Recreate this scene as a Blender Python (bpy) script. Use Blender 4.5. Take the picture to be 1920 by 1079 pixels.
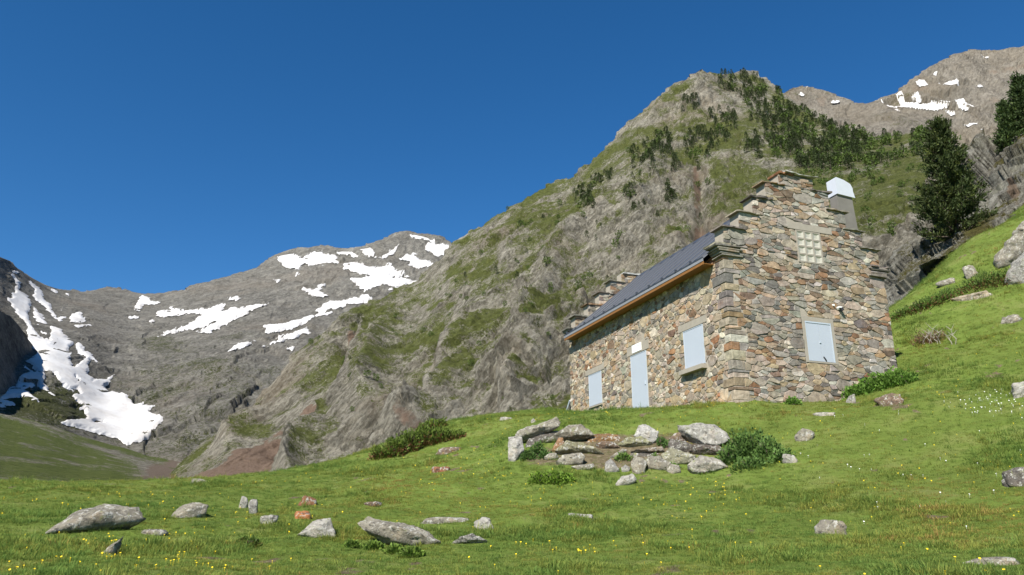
import bpy, math, random
import numpy as np
from mathutils import Vector, Matrix

# ------------------------------------------------------------------ camera, sky, sun
S = bpy.context.scene
for o in list(bpy.data.objects): bpy.data.objects.remove(o)
COL = S.collection
F, PITCH = 1450.0, math.radians(17.8)          # focal length in photo pixels, upward tilt
EYE = np.array([0.0, 0.0, 1.6])
cam = bpy.data.cameras.new('camera'); camo = bpy.data.objects.new('camera', cam); COL.objects.link(camo)
cam.sensor_width = 36; cam.lens = F / 1920 * 36; cam.clip_start = .1; cam.clip_end = 12000
camo.location = EYE; camo.rotation_euler = (math.pi / 2 + PITCH, 0, 0); S.camera = camo

SUN_YAW, SUN_EL = math.radians(-153), math.radians(43)
W = bpy.data.worlds.new('World'); S.world = W; W.use_nodes = True
wn = W.node_tree; sky = wn.nodes.new('ShaderNodeTexSky'); sky.sky_type = 'NISHITA'; sky.sun_disc = False
sky.sun_elevation = SUN_EL; sky.sun_rotation = SUN_YAW % (2 * math.pi)
sky.altitude = 1600; sky.air_density = 1.0; sky.dust_density = 0.0; sky.ozone_density = 4.0
wn.nodes['Background'].inputs[1].default_value = 0.08
hs = wn.nodes.new('ShaderNodeHueSaturation'); hs.inputs['Saturation'].default_value = 1.27; hs.inputs['Value'].default_value = 1.0
wn.links.new(sky.outputs[0], hs.inputs['Color']); wn.links.new(hs.outputs[0], wn.nodes['Background'].inputs[0])
sl = bpy.data.lights.new('sun', 'SUN'); sl.energy = 5.0; sl.angle = math.radians(.53); sl.color = (1, .95, .86)
so = bpy.data.objects.new('sun', sl); COL.objects.link(so)
sd = Vector((math.sin(SUN_YAW) * math.cos(SUN_EL), math.cos(SUN_YAW) * math.cos(SUN_EL), math.sin(SUN_EL)))
so.rotation_euler = sd.to_track_quat('Z', 'Y').to_euler(); so.location = sd * 50
S.view_settings.view_transform = 'Standard'; S.view_settings.look = 'None'
S.view_settings.gamma = 1; S.view_settings.exposure = 0.8; S.view_settings.use_curve_mapping = False
S.render.engine = 'CYCLES'

# ------------------------------------------------------------------ numeric helpers
rng = np.random.default_rng(7); R = random.Random(11)
def ray(px, py):
    x = (np.asarray(px, float) - 960) / F; y = (539.5 - np.asarray(py, float)) / F
    v = np.stack([x + 0 * y, math.cos(PITCH) - y * math.sin(PITCH) + 0 * x, math.sin(PITCH) + y * math.cos(PITCH) + 0 * x], -1)
    return v / np.hypot(v[..., 0], v[..., 1])[..., None]        # unit horizontal length
def at(px, py, d): return EYE + ray(px, py) * np.asarray(d, float)[..., None]

_perm = np.random.default_rng(3).permutation(256).astype(np.int64); _perm = np.concatenate([_perm, _perm, _perm])
_gr = np.random.default_rng(4).normal(size=(256, 3)); _gr /= np.linalg.norm(_gr, axis=1)[:, None]
_rv = np.random.default_rng(5).random((256, 8))
def _hash(i, j, k): return _perm[_perm[_perm[i & 255] + (j & 255)] + (k & 255)]
def pn(p):
    p = np.asarray(p, float); i = np.floor(p).astype(np.int64); f = p - i
    w = f * f * f * (f * (f * 6 - 15) + 10); out = 0
    for a in (0, 1):
        wa = w[:, 0] if a else 1 - w[:, 0]
        for b in (0, 1):
            wb = wa * (w[:, 1] if b else 1 - w[:, 1])
            for c in (0, 1):
                wc = wb * (w[:, 2] if c else 1 - w[:, 2])
                g = _gr[_hash(i[:, 0] + a, i[:, 1] + b, i[:, 2] + c)]
                out = out + wc * (g[:, 0] * (f[:, 0] - a) + g[:, 1] * (f[:, 1] - b) + g[:, 2] * (f[:, 2] - c))
    return out * 1.5
def fbm(p, oct=4, gain=.5):
    p = np.asarray(p, float); a, s = 1, 0
    for o in range(oct): s = s + a * pn(p * 2.03 ** o + 17.3 * o); a *= gain
    return s
def ridged(p, oct=4, gain=.5):
    p = np.asarray(p, float); a, s = 1, 0
    for o in range(oct): s = s + a * (.5 - np.abs(pn(p * 2.07 ** o + 9.1 * o))); a *= gain
    return s
def facets(p, tilt=1.0):
    """blocky rock facets: every cell is a tilted plane with its own offset"""
    p = np.asarray(p, float); i = np.floor(p).astype(np.int64)
    best = np.full(len(p), 9e9); val = np.zeros(len(p))
    for a in (-1, 0, 1):
        for b in (-1, 0, 1):
            for c in (-1, 0, 1):
                h = _hash(i[:, 0] + a, i[:, 1] + b, i[:, 2] + c); r = _rv[h]
                q = p - (i + np.array([a, b, c]) + r[:, :3])
                d = (q * q).sum(1)
                v = r[:, 3] - .5 + tilt * ((r[:, 4:7] - .5) * q).sum(1)
                m = d < best; best = np.where(m, d, best); val = np.where(m, v, val)
    return val
def sstep(a, b, x): t = np.clip((x - a) / (b - a), 0, 1); return t * t * (3 - 2 * t)
class TPS:
    def __init__(s, xy, v, lam=1e-4):
        s.xy = np.asarray(xy, float); s.sc = s.xy.std(0).mean(); X = s.xy / s.sc; n = len(X)
        A = np.zeros((n + 3, n + 3)); A[:n, :n] = s.k(X, X) + lam * np.eye(n)
        A[:n, n] = 1; A[:n, n + 1:] = X; A[n, :n] = 1; A[n + 1:, :n] = X.T
        s.w = np.linalg.solve(A, np.concatenate([v, [0, 0, 0]]))
    def k(s, a, b):
        r2 = ((a[:, None] - b[None]) ** 2).sum(-1); return .5 * r2 * np.log(r2 + 1e-12)
    def __call__(s, xy):
        X = np.asarray(xy, float) / s.sc; out = np.empty(len(X)); n = len(s.xy)
        for i in range(0, len(X), 20000):
            x = X[i:i + 20000]; out[i:i + 20000] = s.k(x, s.xy / s.sc) @ s.w[:n] + s.w[n] + x @ s.w[n + 1:]
        return out
def polysd(px, py, poly):
    """signed distance in pixels, positive inside"""
    P = np.asarray(poly, float); d = np.full(len(px), 1e9); ins = np.zeros(len(px), bool)
    for (x0, y0), (x1, y1) in zip(P, np.roll(P, -1, 0)):
        ex, ey = x1 - x0, y1 - y0; t = np.clip(((px - x0) * ex + (py - y0) * ey) / (ex * ex + ey * ey + 1e-9), 0, 1)
        d = np.minimum(d, np.hypot(px - x0 - t * ex, py - y0 - t * ey))
        c = ((y0 > py) != (y1 > py)) & (px < ex * (py - y0) / (ey if ey else 1e-9) + x0); ins ^= c
    return np.where(ins, d, -d)

# ------------------------------------------------------------------ object helpers
def new_obj(name, me, parent=None, mat=None):
    o = bpy.data.objects.new(name, me); COL.objects.link(o)
    if parent: o.parent = parent
    if mat and me is not None: me.materials.append(mat)
    return o
def make_mesh(name, v, f, smooth=False, cols=None, **attrs):
    me = bpy.data.meshes.new(name); v = np.asarray(v, np.float32)
    if isinstance(f, np.ndarray):
        n, k = f.shape; me.vertices.add(len(v)); me.vertices.foreach_set('co', v.ravel())
        me.loops.add(n * k); me.loops.foreach_set('vertex_index', f.astype(np.int32).ravel())
        me.polygons.add(n); me.polygons.foreach_set('loop_start', np.arange(0, n * k, k, dtype=np.int32))
        me.update(calc_edges=True)
    else: me.from_pydata([tuple(map(float, q)) for q in v], [], f)
    if smooth: me.polygons.foreach_set('use_smooth', np.ones(len(me.polygons), bool))
    for k, a in attrs.items():
        at_ = me.attributes.new(k, 'FLOAT', 'POINT'); at_.data.foreach_set('value', np.asarray(a, np.float32))
    if cols is not None:
        c = np.asarray(cols, np.float32)
        if c.ndim == 1: c = np.tile(c, (len(v), 1))
        c = np.concatenate([c[:, :3], np.ones((len(v), 1), np.float32)], 1)
        at_ = me.attributes.new('col', 'FLOAT_COLOR', 'POINT'); at_.data.foreach_set('color', c.ravel())
    return me
def tag(o, label=None, cat=None, group=None, kind=None):
    for k, x in (('label', label), ('category', cat), ('group', group), ('kind', kind)):
        if x: o[k] = x
    return o
def empty(name, loc, rz=0):
    o = bpy.data.objects.new(name, None); COL.objects.link(o); o.location = loc; o.rotation_euler = (0, 0, rz); return o
def grid_faces(nr, nc):
    i = np.arange(nr * nc).reshape(nr, nc)
    return np.stack([i[:-1, :-1], i[:-1, 1:], i[1:, 1:], i[1:, :-1]], -1).reshape(-1, 4)
class MB:
    """collects boxes and tubes into one mesh"""
    def __init__(s): s.v, s.f = [], []
    def box(s, lo, hi, M=None, taper=0):
        n = len(s.v)
        for z in (0, 1):
            for x, y in ((0, 0), (1, 0), (1, 1), (0, 1)):
                q = Vector(((hi[0] if x else lo[0]), (hi[1] if y else lo[1]), (hi[2] if z else lo[2])))
                s.v.append(M @ q if M else q)
        s.f += [[n + j for j in q] for q in ((3, 2, 1, 0), (4, 5, 6, 7), (0, 1, 5, 4), (1, 2, 6, 5), (2, 3, 7, 6), (3, 0, 4, 7))]
        return s
    def tube(s, pts, rad, k=6):
        n = len(s.v); pts = [Vector(p) for p in pts]
        for i, p in enumerate(pts):
            t = (pts[min(i + 1, len(pts) - 1)] - pts[max(i - 1, 0)]).normalized()
            a = t.orthogonal().normalized(); b = t.cross(a)
            for j in range(k):
                an = 2 * math.pi * j / k; s.v.append(p + (a * math.cos(an) + b * math.sin(an)) * rad[i])
        for i in range(len(pts) - 1):
            for j in range(k): s.f.append([n + i * k + j, n + i * k + (j + 1) % k, n + (i + 1) * k + (j + 1) % k, n + (i + 1) * k + j])
        s.f.append([n + j for j in range(k)][::-1]); s.f.append([n + (len(pts) - 1) * k + j for j in range(k)])
        return s
    def prism(s, poly, y0, y1, M=None):
        """polygon in (x,z) extruded along y"""
        n, k = len(s.v), len(poly)
        for y in (y0, y1):
            for x, z in poly: q = Vector((x, y, z)); s.v.append(M @ q if M else q)
        s.f.append(list(range(n, n + k))); s.f.append(list(range(n + 2 * k - 1, n + k - 1, -1)))
        for j in range(k): s.f.append([n + j, n + k + j, n + k + (j + 1) % k, n + (j + 1) % k])
        return s
    def build(s, name, mat, parent=None, smooth=False, cols=None):
        return new_obj(name, make_mesh(name, [tuple(q) for q in s.v], s.f, smooth, cols), parent, mat)

# ------------------------------------------------------------------ materials
class NT:
    def __init__(s, name):
        s.m = bpy.data.materials.new(name); s.m.use_nodes = True; s.t = s.m.node_tree; s.b = s.t.nodes['Principled BSDF']
        s.out = s.t.nodes['Material Output']; s.co = None
        s.b.inputs['Specular IOR Level'].default_value = .2
    def n(s, ty, **kw):
        nd = s.t.nodes.new(ty)
        for k, v in kw.items(): setattr(nd, k, v)
        return nd
    def put(s, sock, v):
        if isinstance(v, bpy.types.NodeSocket): s.t.links.new(v, sock)
        else:
            if hasattr(sock.default_value, '__len__') and not hasattr(v, '__len__'): v = [v] * len(sock.default_value)
            if hasattr(v, '__len__') and len(v) == 3 and len(sock.default_value) == 4: v = (*v, 1)
            sock.default_value = v
    def pos(s):
        if s.co is None: s.co = s.n('ShaderNodeTexCoord').outputs['Object']
        return s.co
    def mapped(s, scale=(1, 1, 1), rot=(0, 0, 0)):
        m = s.n('ShaderNodeMapping'); s.put(m.inputs[0], s.pos()); m.inputs['Scale'].default_value = scale; m.inputs['Rotation'].default_value = rot
        return m.outputs[0]
    def noise(s, scale, detail=4, rough=.55, vec=None, dist=0.):
        n = s.n('ShaderNodeTexNoise'); s.put(n.inputs['Vector'], vec or s.pos()); n.inputs['Scale'].default_value = scale
        n.inputs['Detail'].default_value = detail; n.inputs['Roughness'].default_value = rough; n.inputs['Distortion'].default_value = dist
        return n.outputs[0]
    def voro(s, scale, vec=None, feature='F1', out=0):
        n = s.n('ShaderNodeTexVoronoi', feature=feature); s.put(n.inputs['Vector'], vec or s.pos()); n.inputs['Scale'].default_value = scale
        return n.outputs[out]
    def ramp(s, f, stops):
        n = s.n('ShaderNodeValToRGB'); s.put(n.inputs[0], f); e = n.color_ramp.elements
        while len(e) < len(stops): e.new(.5)
        for q, (p, c) in zip(e, stops): q.position = p; q.color = (*c, 1) if hasattr(c, '__len__') else (c, c, c, 1)
        return n.outputs[0]
    def mix(s, f, a, b, blend='MIX'):
        n = s.n('ShaderNodeMix', data_type='RGBA', blend_type=blend); s.put(n.inputs[0], f); s.put(n.inputs[6], a); s.put(n.inputs[7], b); return n.outputs[2]
    def math(s, op, a, b=0., c=0., clamp=False):
        n = s.n('ShaderNodeMath', operation=op, use_clamp=clamp); s.put(n.inputs[0], a); s.put(n.inputs[1], b); s.put(n.inputs[2], c); return n.outputs[0]
    def step(s, x, a, b):
        n = s.n('ShaderNodeMapRange', interpolation_type='SMOOTHSTEP'); s.put(n.inputs[0], x); n.inputs[1].default_value = a; n.inputs[2].default_value = b; return n.outputs[0]
    def attr(s, name, ty='GEOMETRY', out='Fac'):
        return s.n('ShaderNodeAttribute', attribute_name=name, attribute_type=ty).outputs[out]
    def bump(s, h, strength=.5, dist=.1, prev=None):
        n = s.n('ShaderNodeBump'); s.put(n.inputs['Height'], h); n.inputs['Strength'].default_value = strength; n.inputs['Distance'].default_value = dist
        if prev: s.put(n.inputs['Normal'], prev)
        return n.outputs[0]
    def done(s, col, rough=.85, normal=None, spec=None, metal=None):
        s.put(s.b.inputs['Base Color'], col); s.put(s.b.inputs['Roughness'], rough)
        if normal: s.put(s.b.inputs['Normal'], normal)
        if spec is not None: s.b.inputs['Specular IOR Level'].default_value = spec
        if metal is not None: s.b.inputs['Metallic'].default_value = metal
        return s.m

def mat_mountain(name, sc, rock, grassc, screec, lean=.55, green_bias=0.):
    t = NT(name)
    m1 = t.n('ShaderNodeMapping'); t.put(m1.inputs[0], t.pos()); m1.inputs['Rotation'].default_value = (0, -lean, 0)
    m2 = t.n('ShaderNodeMapping'); t.put(m2.inputs[0], m1.outputs[0]); m2.inputs['Scale'].default_value = (1, .5, .34); strat = m2.outputs[0]
    big = t.noise(.012 * sc, 5, .6); mid = t.noise(.11 * sc, 7, .68, strat); fine = t.noise(.7 * sc, 6, .7, strat)
    c = t.ramp(mid, [(.3, rock[0]), (.5, rock[1]), (.72, rock[2])])
    c = t.mix(t.step(fine, .42, .72), c, t.mix(.6, c, rock[2])); c = t.mix(t.step(fine, .56, .36), c, t.mix(.55, c, rock[0]))
    f2 = t.noise(1.7 * sc, 5, .8, strat); c = t.mix(t.math('MULTIPLY', t.step(f2, .54, .68), .55), c, t.mix(.65, c, [min(1, x * 1.25) for x in rock[2]])); c = t.mix(t.math('MULTIPLY', t.step(f2, .46, .33), .7), c, t.mix(.75, c, [x * .6 for x in rock[0]]))
    c = t.mix(t.math('MULTIPLY', t.step(big, .5, .66), .75), c, t.mix(.5, c, rock[3]))
    c = t.mix(t.math('MULTIPLY', t.step(t.noise(.035 * sc, 5, .6), .56, .7), .6), c, t.mix(.5, c, rock[4]))
    sm = t.step(t.math('ADD', t.attr('scree'), t.math('MULTIPLY', t.math('SUBTRACT', t.noise(.12 * sc, 5, .65), .5), .9)), .4, .62)
    sc_c = t.ramp(t.noise(.9 * sc, 6, .75), [(.3, [x * .62 for x in screec]), (.55, screec), (.75, [min(1, x * 1.45) for x in screec])])
    c = t.mix(sm, c, sc_c)
    gn = t.noise(.16 * sc, 6, .7); gn2 = t.noise(.9 * sc, 4, .7)
    g = t.math('ADD', t.attr('grass'), t.math('ADD', t.math('MULTIPLY', t.math('SUBTRACT', gn, .5), .9), t.math('MULTIPLY', t.math('SUBTRACT', gn2, .5), 1.3)))
    g = t.math('ADD', g, t.math('MULTIPLY', t.math('SUBTRACT', t.noise(2.6 * sc, 3, .7), .5), 1.1))
    gm = t.step(g, .42 - green_bias, .66 - green_bias)
    gc = t.ramp(t.noise(.4 * sc, 6, .75), [(.34, grassc[0]), (.52, grassc[1]), (.74, grassc[2])])
    c = t.mix(gm, c, gc)
    b = t.bump(fine, 1., 2.8 / sc); b = t.bump(f2, 1., 1.0 / sc, b)
    return t.done(c, .92, b, .1)
ROCK = [(.066, .061, .048), (.205, .188, .148), (.40, .375, .31), (.21, .165, .115), (.155, .155, .105)]
GRASS_M = [(.046, .054, .016), (.088, .100, .028), (.145, .152, .054)]
m_mount = mat_mountain('craggy rock and turf', 1., ROCK, GRASS_M, (.195, .138, .102))
m_far = mat_mountain('far grey rock', .28, [(.088, .084, .074), (.192, .182, .158), (.32, .305, .27), (.22, .185, .145), (.165, .16, .13)],
                     [(.05, .058, .024), (.075, .082, .034), (.105, .108, .048)], (.18, .145, .11))
m_tanpeak = mat_mountain('far tan rock', .3, [(.12, .108, .09), (.235, .208, .168), (.34, .31, .26), (.25, .205, .145), (.18, .165, .135)],
                         [(.08, .08, .04), (.11, .11, .05), (.14, .13, .06)], (.27, .22, .17))
m_outcrop = mat_mountain('near lichen rock', 5., [(.06, .056, .046), (.20, .188, .155), (.36, .35, .30), (.17, .13, .09), (.21, .215, .135)],
                         [(.05, .045, .015), (.085, .075, .025), (.10, .11, .03)], (.2, .15, .11))
m_valley = mat_mountain('valley pasture', .8, ROCK, [(.050, .068, .017), (.105, .130, .034), (.165, .175, .06)], (.20, .155, .12))

def mat_snow():
    t = NT('old snow'); n = t.noise(.02, 6, .6); c = t.ramp(n, [(.35, (.46, .44, .42)), (.6, (.55, .545, .54))])
    c = t.mix(t.math('MULTIPLY', t.step(t.noise(.035, 5, .6, t.mapped((1, 1, .3))), .55, .75), .35), c, (.38, .32, .28))
    return t.done(c, .8, t.bump(t.noise(.08, 5, .6), .4, 3.), .2)
m_snow = mat_snow()

def mat_meadow():
    t = NT('meadow turf')
    g = t.ramp(t.noise(.9, 6, .65), [(.3, (.090, .128, .026)), (.5, (.130, .185, .036)), (.7, (.19, .21, .065))])
    g = t.mix(t.math('MULTIPLY', t.step(t.noise(14, 4, .7), .5, .72), .5), g, (.15, .15, .05))
    g = t.mix(t.math('MULTIPLY', t.step(t.noise(.16, 3, .5), .45, .62), .35), g, (.12, .15, .035))
    s = t.ramp(t.noise(9, 6, .75), [(.3, (.07, .055, .03)), (.55, (.16, .13, .08)), (.75, (.26, .23, .16))])
    sm = t.step(t.math('ADD', t.attr('soil'), t.math('MULTIPLY', t.math('SUBTRACT', t.noise(5, 5, .7), .5), .6)), .45, .62)
    c = t.mix(sm, g, s)
    b = t.bump(t.noise(22, 5, .75), 1., .05); b = t.bump(t.noise(4, 4, .6), .6, .08, b)
    return t.done(c, .95, b, .05)
m_meadow = mat_meadow()

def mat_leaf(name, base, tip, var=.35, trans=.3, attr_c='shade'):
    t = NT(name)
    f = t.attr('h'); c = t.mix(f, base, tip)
    ti = t.attr('tint', 'INSTANCER')
    c = t.mix(t.math('MINIMUM', ti, 1.), t.mix(1., c, (.74, .86, .8), 'MULTIPLY'), t.mix(1., c, (1.45, 1.1, 1.0), 'MULTIPLY'))
    c = t.mix(t.step(ti, 1.05, 1.5), c, t.mix(1., c, (1.25, .82, 1.25), 'MULTIPLY'))
    tr = t.n('ShaderNodeBsdfTranslucent'); t.put(tr.inputs[0], c); mx = t.n('ShaderNodeMixShader'); mx.inputs[0].default_value = trans
    t.done(c, .7, None, .15); t.t.links.new(t.b.outputs[0], mx.inputs[1]); t.t.links.new(tr.outputs[0], mx.inputs[2]); t.t.links.new(mx.outputs[0], t.out.inputs[0])
    return t.m
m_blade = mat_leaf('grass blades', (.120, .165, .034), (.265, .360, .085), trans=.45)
def mat_foliage(name, trans=.2):
    t = NT(name); c = t.attr('col', out='Color')
    c = t.mix(t.noise(1.7, 3, .6), t.mix(1., c, (.7, .72, .7), 'MULTIPLY'), t.mix(1., c, (1.35, 1.3, 1.2), 'MULTIPLY'))
    tr = t.n('ShaderNodeBsdfTranslucent'); t.put(tr.inputs[0], c); mx = t.n('ShaderNodeMixShader'); mx.inputs[0].default_value = trans
    t.done(c, .65, None, .2); t.t.links.new(t.b.outputs[0], mx.inputs[1]); t.t.links.new(tr.outputs[0], mx.inputs[2]); t.t.links.new(mx.outputs[0], t.out.inputs[0])
    return t.m
m_fol = mat_foliage('foliage')
def mat_bark():
    t = NT('bark'); c = t.ramp(t.noise(6, 5, .7, t.mapped((1, 1, .25))), [(.3, (.05, .04, .03)), (.6, (.14, .11, .085)), (.8, (.24, .2, .17))])
    return t.done(c, .9, t.bump(t.noise(14, 4, .7, t.mapped((1, 1, .2))), .8, .03))
m_bark = mat_bark()
def mat_stone(name, ns=1., lichen=0., bumpd=.02):
    """stone whose own colour comes from each piece's 'col'"""
    t = NT(name); c = t.attr('col', out='Color')
    n1 = t.noise(3.2 * ns, 6, .7, dist=.4); n2 = t.noise(17 * ns, 5, .75); n3 = t.noise(1.1 * ns, 3, .6)
    c = t.mix(t.step(n1, .3, .7), t.mix(1., c, (.62, .60, .58), 'MULTIPLY'), t.mix(1., c, (1.25, 1.22, 1.17), 'MULTIPLY'))
    c = t.mix(t.math('MULTIPLY', t.step(n2, .55, .72), .5), c, t.mix(.6, c, (.42, .39, .33)))
    c = t.mix(t.math('MULTIPLY', t.step(n2, .42, .28), .6), c, t.mix(.7, c, (.05, .045, .04)))
    c = t.mix(t.math('MULTIPLY', t.step(n3, .56, .72), .4), c, t.mix(1., c, (1.25, .9, .62), 'MULTIPLY'))
    if lichen:
        l = t.step(t.noise(6 * ns, 6, .8, dist=.6), .53, .60); c = t.mix(t.math('MULTIPLY', l, lichen), c, (.44, .43, .385))
        l = t.step(t.noise(5 * ns, 5, .7, t.mapped((1.3, .9, 1.1), (.5, .2, .9)), dist=.8), .57, .66); c = t.mix(t.math('MULTIPLY', l, lichen * .7), c, (.20, .215, .09))
        l = t.step(t.noise(9 * ns, 5, .8, t.mapped((.8, 1.2, 1.1), (.1, .7, .4))), .54, .62); c = t.mix(t.math('MULTIPLY', l, lichen * .85), c, (.055, .05, .046))
    b = t.bump(n1, .7, bumpd * 2.5); b = t.bump(n2, .9, bumpd, b)
    return t.done(c, .88, b, .15)
m_wallstone = mat_stone('wall stone', 1.6, .12, .012)
m_rock = mat_stone('field rock', 1.5, .95, .03)
def mat_simple(name, col, rough=.6, spec=.3, metal=0., nscale=3., amt=.18, bump=0., bscale=40):
    t = NT(name); n = t.noise(nscale, 5, .65)
    c = t.mix(n, [x * (1 - amt) for x in col], [min(1, x * (1 + amt)) for x in col])
    return t.done(c, rough, t.bump(t.noise(bscale, 4, .6), .6, bump) if bump else None, spec, metal)
m_mortar = mat_simple('lime mortar', (.33, .295, .24), .95, .1, nscale=5, amt=.3, bump=.015, bscale=25)
m_concrete = mat_simple('weathered concrete', (.31, .28, .23), .9, .15, nscale=4, amt=.25, bump=.006)
m_chimney = mat_simple('chimney render', (.17, .16, .14), .92, .1, nscale=3, amt=.25, bump=.01, bscale=30)
m_shutter = mat_simple('pale blue grey painted steel', (.39, .425, .47), .42, .4, nscale=2.2, amt=.05)
m_edge = mat_simple('shutter frame steel', (.40, .45, .50), .5, .4, nscale=3, amt=.08)
m_roof = mat_simple('slate grey coated sheet', (.095, .098, .106), .42, .5, nscale=1., amt=.12, bump=.002, bscale=30)
m_trim = mat_simple('dark grey trim', (.045, .05, .06), .45, .5)
m_gutterface = mat_simple('grey eave flashing', (.22, .225, .24), .5, .4)
m_wood = mat_simple('orange stained timber', (.22, .10, .028), .6, .3, nscale=6, amt=.3, bump=.004)
m_white = mat_simple('white enamel', (.82, .83, .80), .4, .4, amt=.04)
m_ink = mat_simple('faded lettering', (.42, .44, .44), .6, .2)
m_black = mat_simple('black plastic', (.012, .012, .014), .5, .3)
m_zinc = mat_simple('bright metal sheet', (.66, .67, .68), .38, .5, metal=.25, nscale=5, amt=.06, bump=.004, bscale=12)
m_glassblock = mat_simple('cast glass block', (.42, .40, .33), .35, .5, nscale=8, amt=.2)
m_rust = mat_simple('rust stain', (.22, .085, .03), .9, .1)
m_yellow = mat_simple('yellow petals', (.80, .58, .02), .6, .2)
m_petal = mat_simple('white petals', (.80, .80, .76), .6, .2)

# ------------------------------------------------------------------ hut frame (needed by the ground)
K = 22 / 24.; YAW = math.radians(-20.3)
HA = np.array([math.sin(YAW), math.cos(YAW), 0]); HB = np.array([math.cos(YAW), -math.sin(YAW), 0])
HC = at(1381, 760, 22.0)
def hut(a, b, z): return HC + (HA * a + HB * b) * K + np.array([0, 0, z * K])

# ------------------------------------------------------------------ meadow
ctl = []
for px, py, d in [(-300, 1079, 8.5), (0, 1079, 8.5), (480, 1079, 8.5), (960, 1079, 8.5), (1440, 1079, 8.4), (1920, 1079, 8.2), (2300, 1060, 8.2),
                  (-300, 1000, 12.5), (0, 1000, 12.5), (480, 1000, 12.5), (960, 1000, 12.3), (1440, 1000, 12), (1920, 1000, 11.5),
                  (0, 940, 17), (480, 940, 17), (960, 940, 16), (1440, 940, 15.2), (1920, 940, 14.3),
                  (-300, 907, 22), (0, 907, 22), (250, 905, 22), (420, 897, 22), (600, 885, 22.2), (690, 862, 23.5), (760, 822, 26), (830, 792, 28.5), (960, 782, 30), (1040, 781, 31),
                  (960, 880, 18.6), (1200, 887, 18), (1330, 884, 18), (1500, 880, 17.5), (1920, 880, 16.6),
                  (1330, 800, 20.4), (1180, 806, 20.6), (1030, 797, 21.6), (900, 830, 22.5), (1500, 800, 20), (1750, 800, 19.8),
                  (1920, 800, 19.4), (1920, 720, 22.6), (1750, 745, 21.8), (1920, 640, 27), (1760, 650, 28.5), (1700, 600, 32.5), (1920, 560, 32), (1680, 580, 34.5), (1730, 532, 38.5), (1765, 503, 41), (1840, 458, 43), (1870, 428, 44.2), (1900, 406, 45.2), (1920, 384, 46),
                  (2300, 400, 42), (2300, 700, 20), (2300, 950, 11)]:
    ctl.append(at(px, py, d))
for a, b, z in [(0, 0, .03), (5.6, 0, .58), (11.8, 0, 1.05), (0, 3.8, .32), (0, 5.25, .92), (0, 6.6, 1.5), (6, 6.6, 2.6), (11.8, 6.6, 2.6), (13.2, 0, 1.05)]: ctl.append(hut(a, b, z))
for px, d, z in [(-300, 30, 1.8), (-300, 45, -4), (0, 30, 2.2), (0, 45, -3.5), (420, 31, 2.0), (420, 48, -4), (690, 33, 2.6), (690, 50, -4), (830, 38, 4), (830, 55, -3), (1000, 42, 4.2), (1000, 60, -2),
                 (1250, 46, 7), (1250, 66, 3), (1500, 47, 12), (1500, 66, 12), (1650, 50, 10), (1680, 42, 10.2), (1730, 46, 12.5), (1765, 49, 14), (1765, 58, 13), (1840, 51, 16), (1900, 53, 18.5), (1920, 54, 19.5), (1920, 62, 19), (2300, 60, 22)]:
    q = at(px, 600, d); ctl.append(np.array([q[0], q[1], z]))
for x, y, z in [(0, 0, 0), (-12, 0, -.3), (12, 0, 1.), (0, -12, -1.5), (-25, -5, -1), (25, -5, 2.5), (-30, 10, .8), (30, 10, 4.5), (-45, 25, 1.), (40, 25, 12)]: ctl.append(np.array([x, y, z]))
ctl = np.array(ctl); _g = TPS(ctl[:, :2], ctl[:, 2], 3e-4)
def soil_gap_mask(x, y):
    p = np.stack([x, y, 0 * x], 1)
    pc = at(1160, 845, 19.3); e = ((x - pc[0]) / 2.9) ** 2 + ((y - pc[1]) / 1.15) ** 2; pile = np.exp(-e ** 3) * .68  # pile: bare soil, raised here also to paint shaded gaps between rocks
    return np.maximum(pile, sstep(.24, .58, .6 * fbm(p * .9 + 40, 3) + .5 * pn(p * 3.1) + .18 * pn(p * 8)) * .75)
def ground(x, y):
    x = np.asarray(x, float).ravel(); y = np.asarray(y, float).ravel(); p = np.stack([x, y, 0 * x], 1)
    z = _g(p[:, :2]); f = np.clip(np.hypot(x, y) / 12, .2, 1)
    z = z + f * (.10 * fbm(p * .35, 3) + .045 * fbm(p * 1.3 + 5, 2) + .02 * pn(p * 4.1))
    q = p - HC; a = q @ HA / K; b = q @ HB / K                        # level under the hut, no poke-through
    ins = (a > .3) & (a < 11.5) & (b > .3) & (b < 6.2)
    return np.where(ins, np.minimum(z, HC[2] + .2), z)
def gpt(px, py, dmin=5, dmax=70):
    """where the ray through a pixel first meets the meadow"""
    d = np.arange(dmin, dmax, .04); q = at(np.full(len(d), px), np.full(len(d), py), d)
    h = q[:, 2] - ground(q[:, 0], q[:, 1]); i = np.argmax(h < 0)
    return q[i] if h[i] < 0 else q[-1]
x = np.concatenate([np.arange(-48, -20, .5), np.arange(-20, 26, .17), np.arange(26, 62, .5)])
y = np.concatenate([np.arange(-14, 6, .6), np.arange(6, 36, .17), np.arange(36, 66, .4)])
X, Y = np.meshgrid(x, y); X, Y = X.ravel(), Y.ravel(); Z = ground(X, Y)
me = make_mesh('meadow', np.stack([X, Y, Z], 1), grid_faces(len(y), len(x)), True, soil=soil_gap_mask(X, Y))
tag(new_obj('meadow', me, None, m_meadow), 'green grass meadow slope in front of the stone hut', 'meadow', kind='structure')

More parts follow.
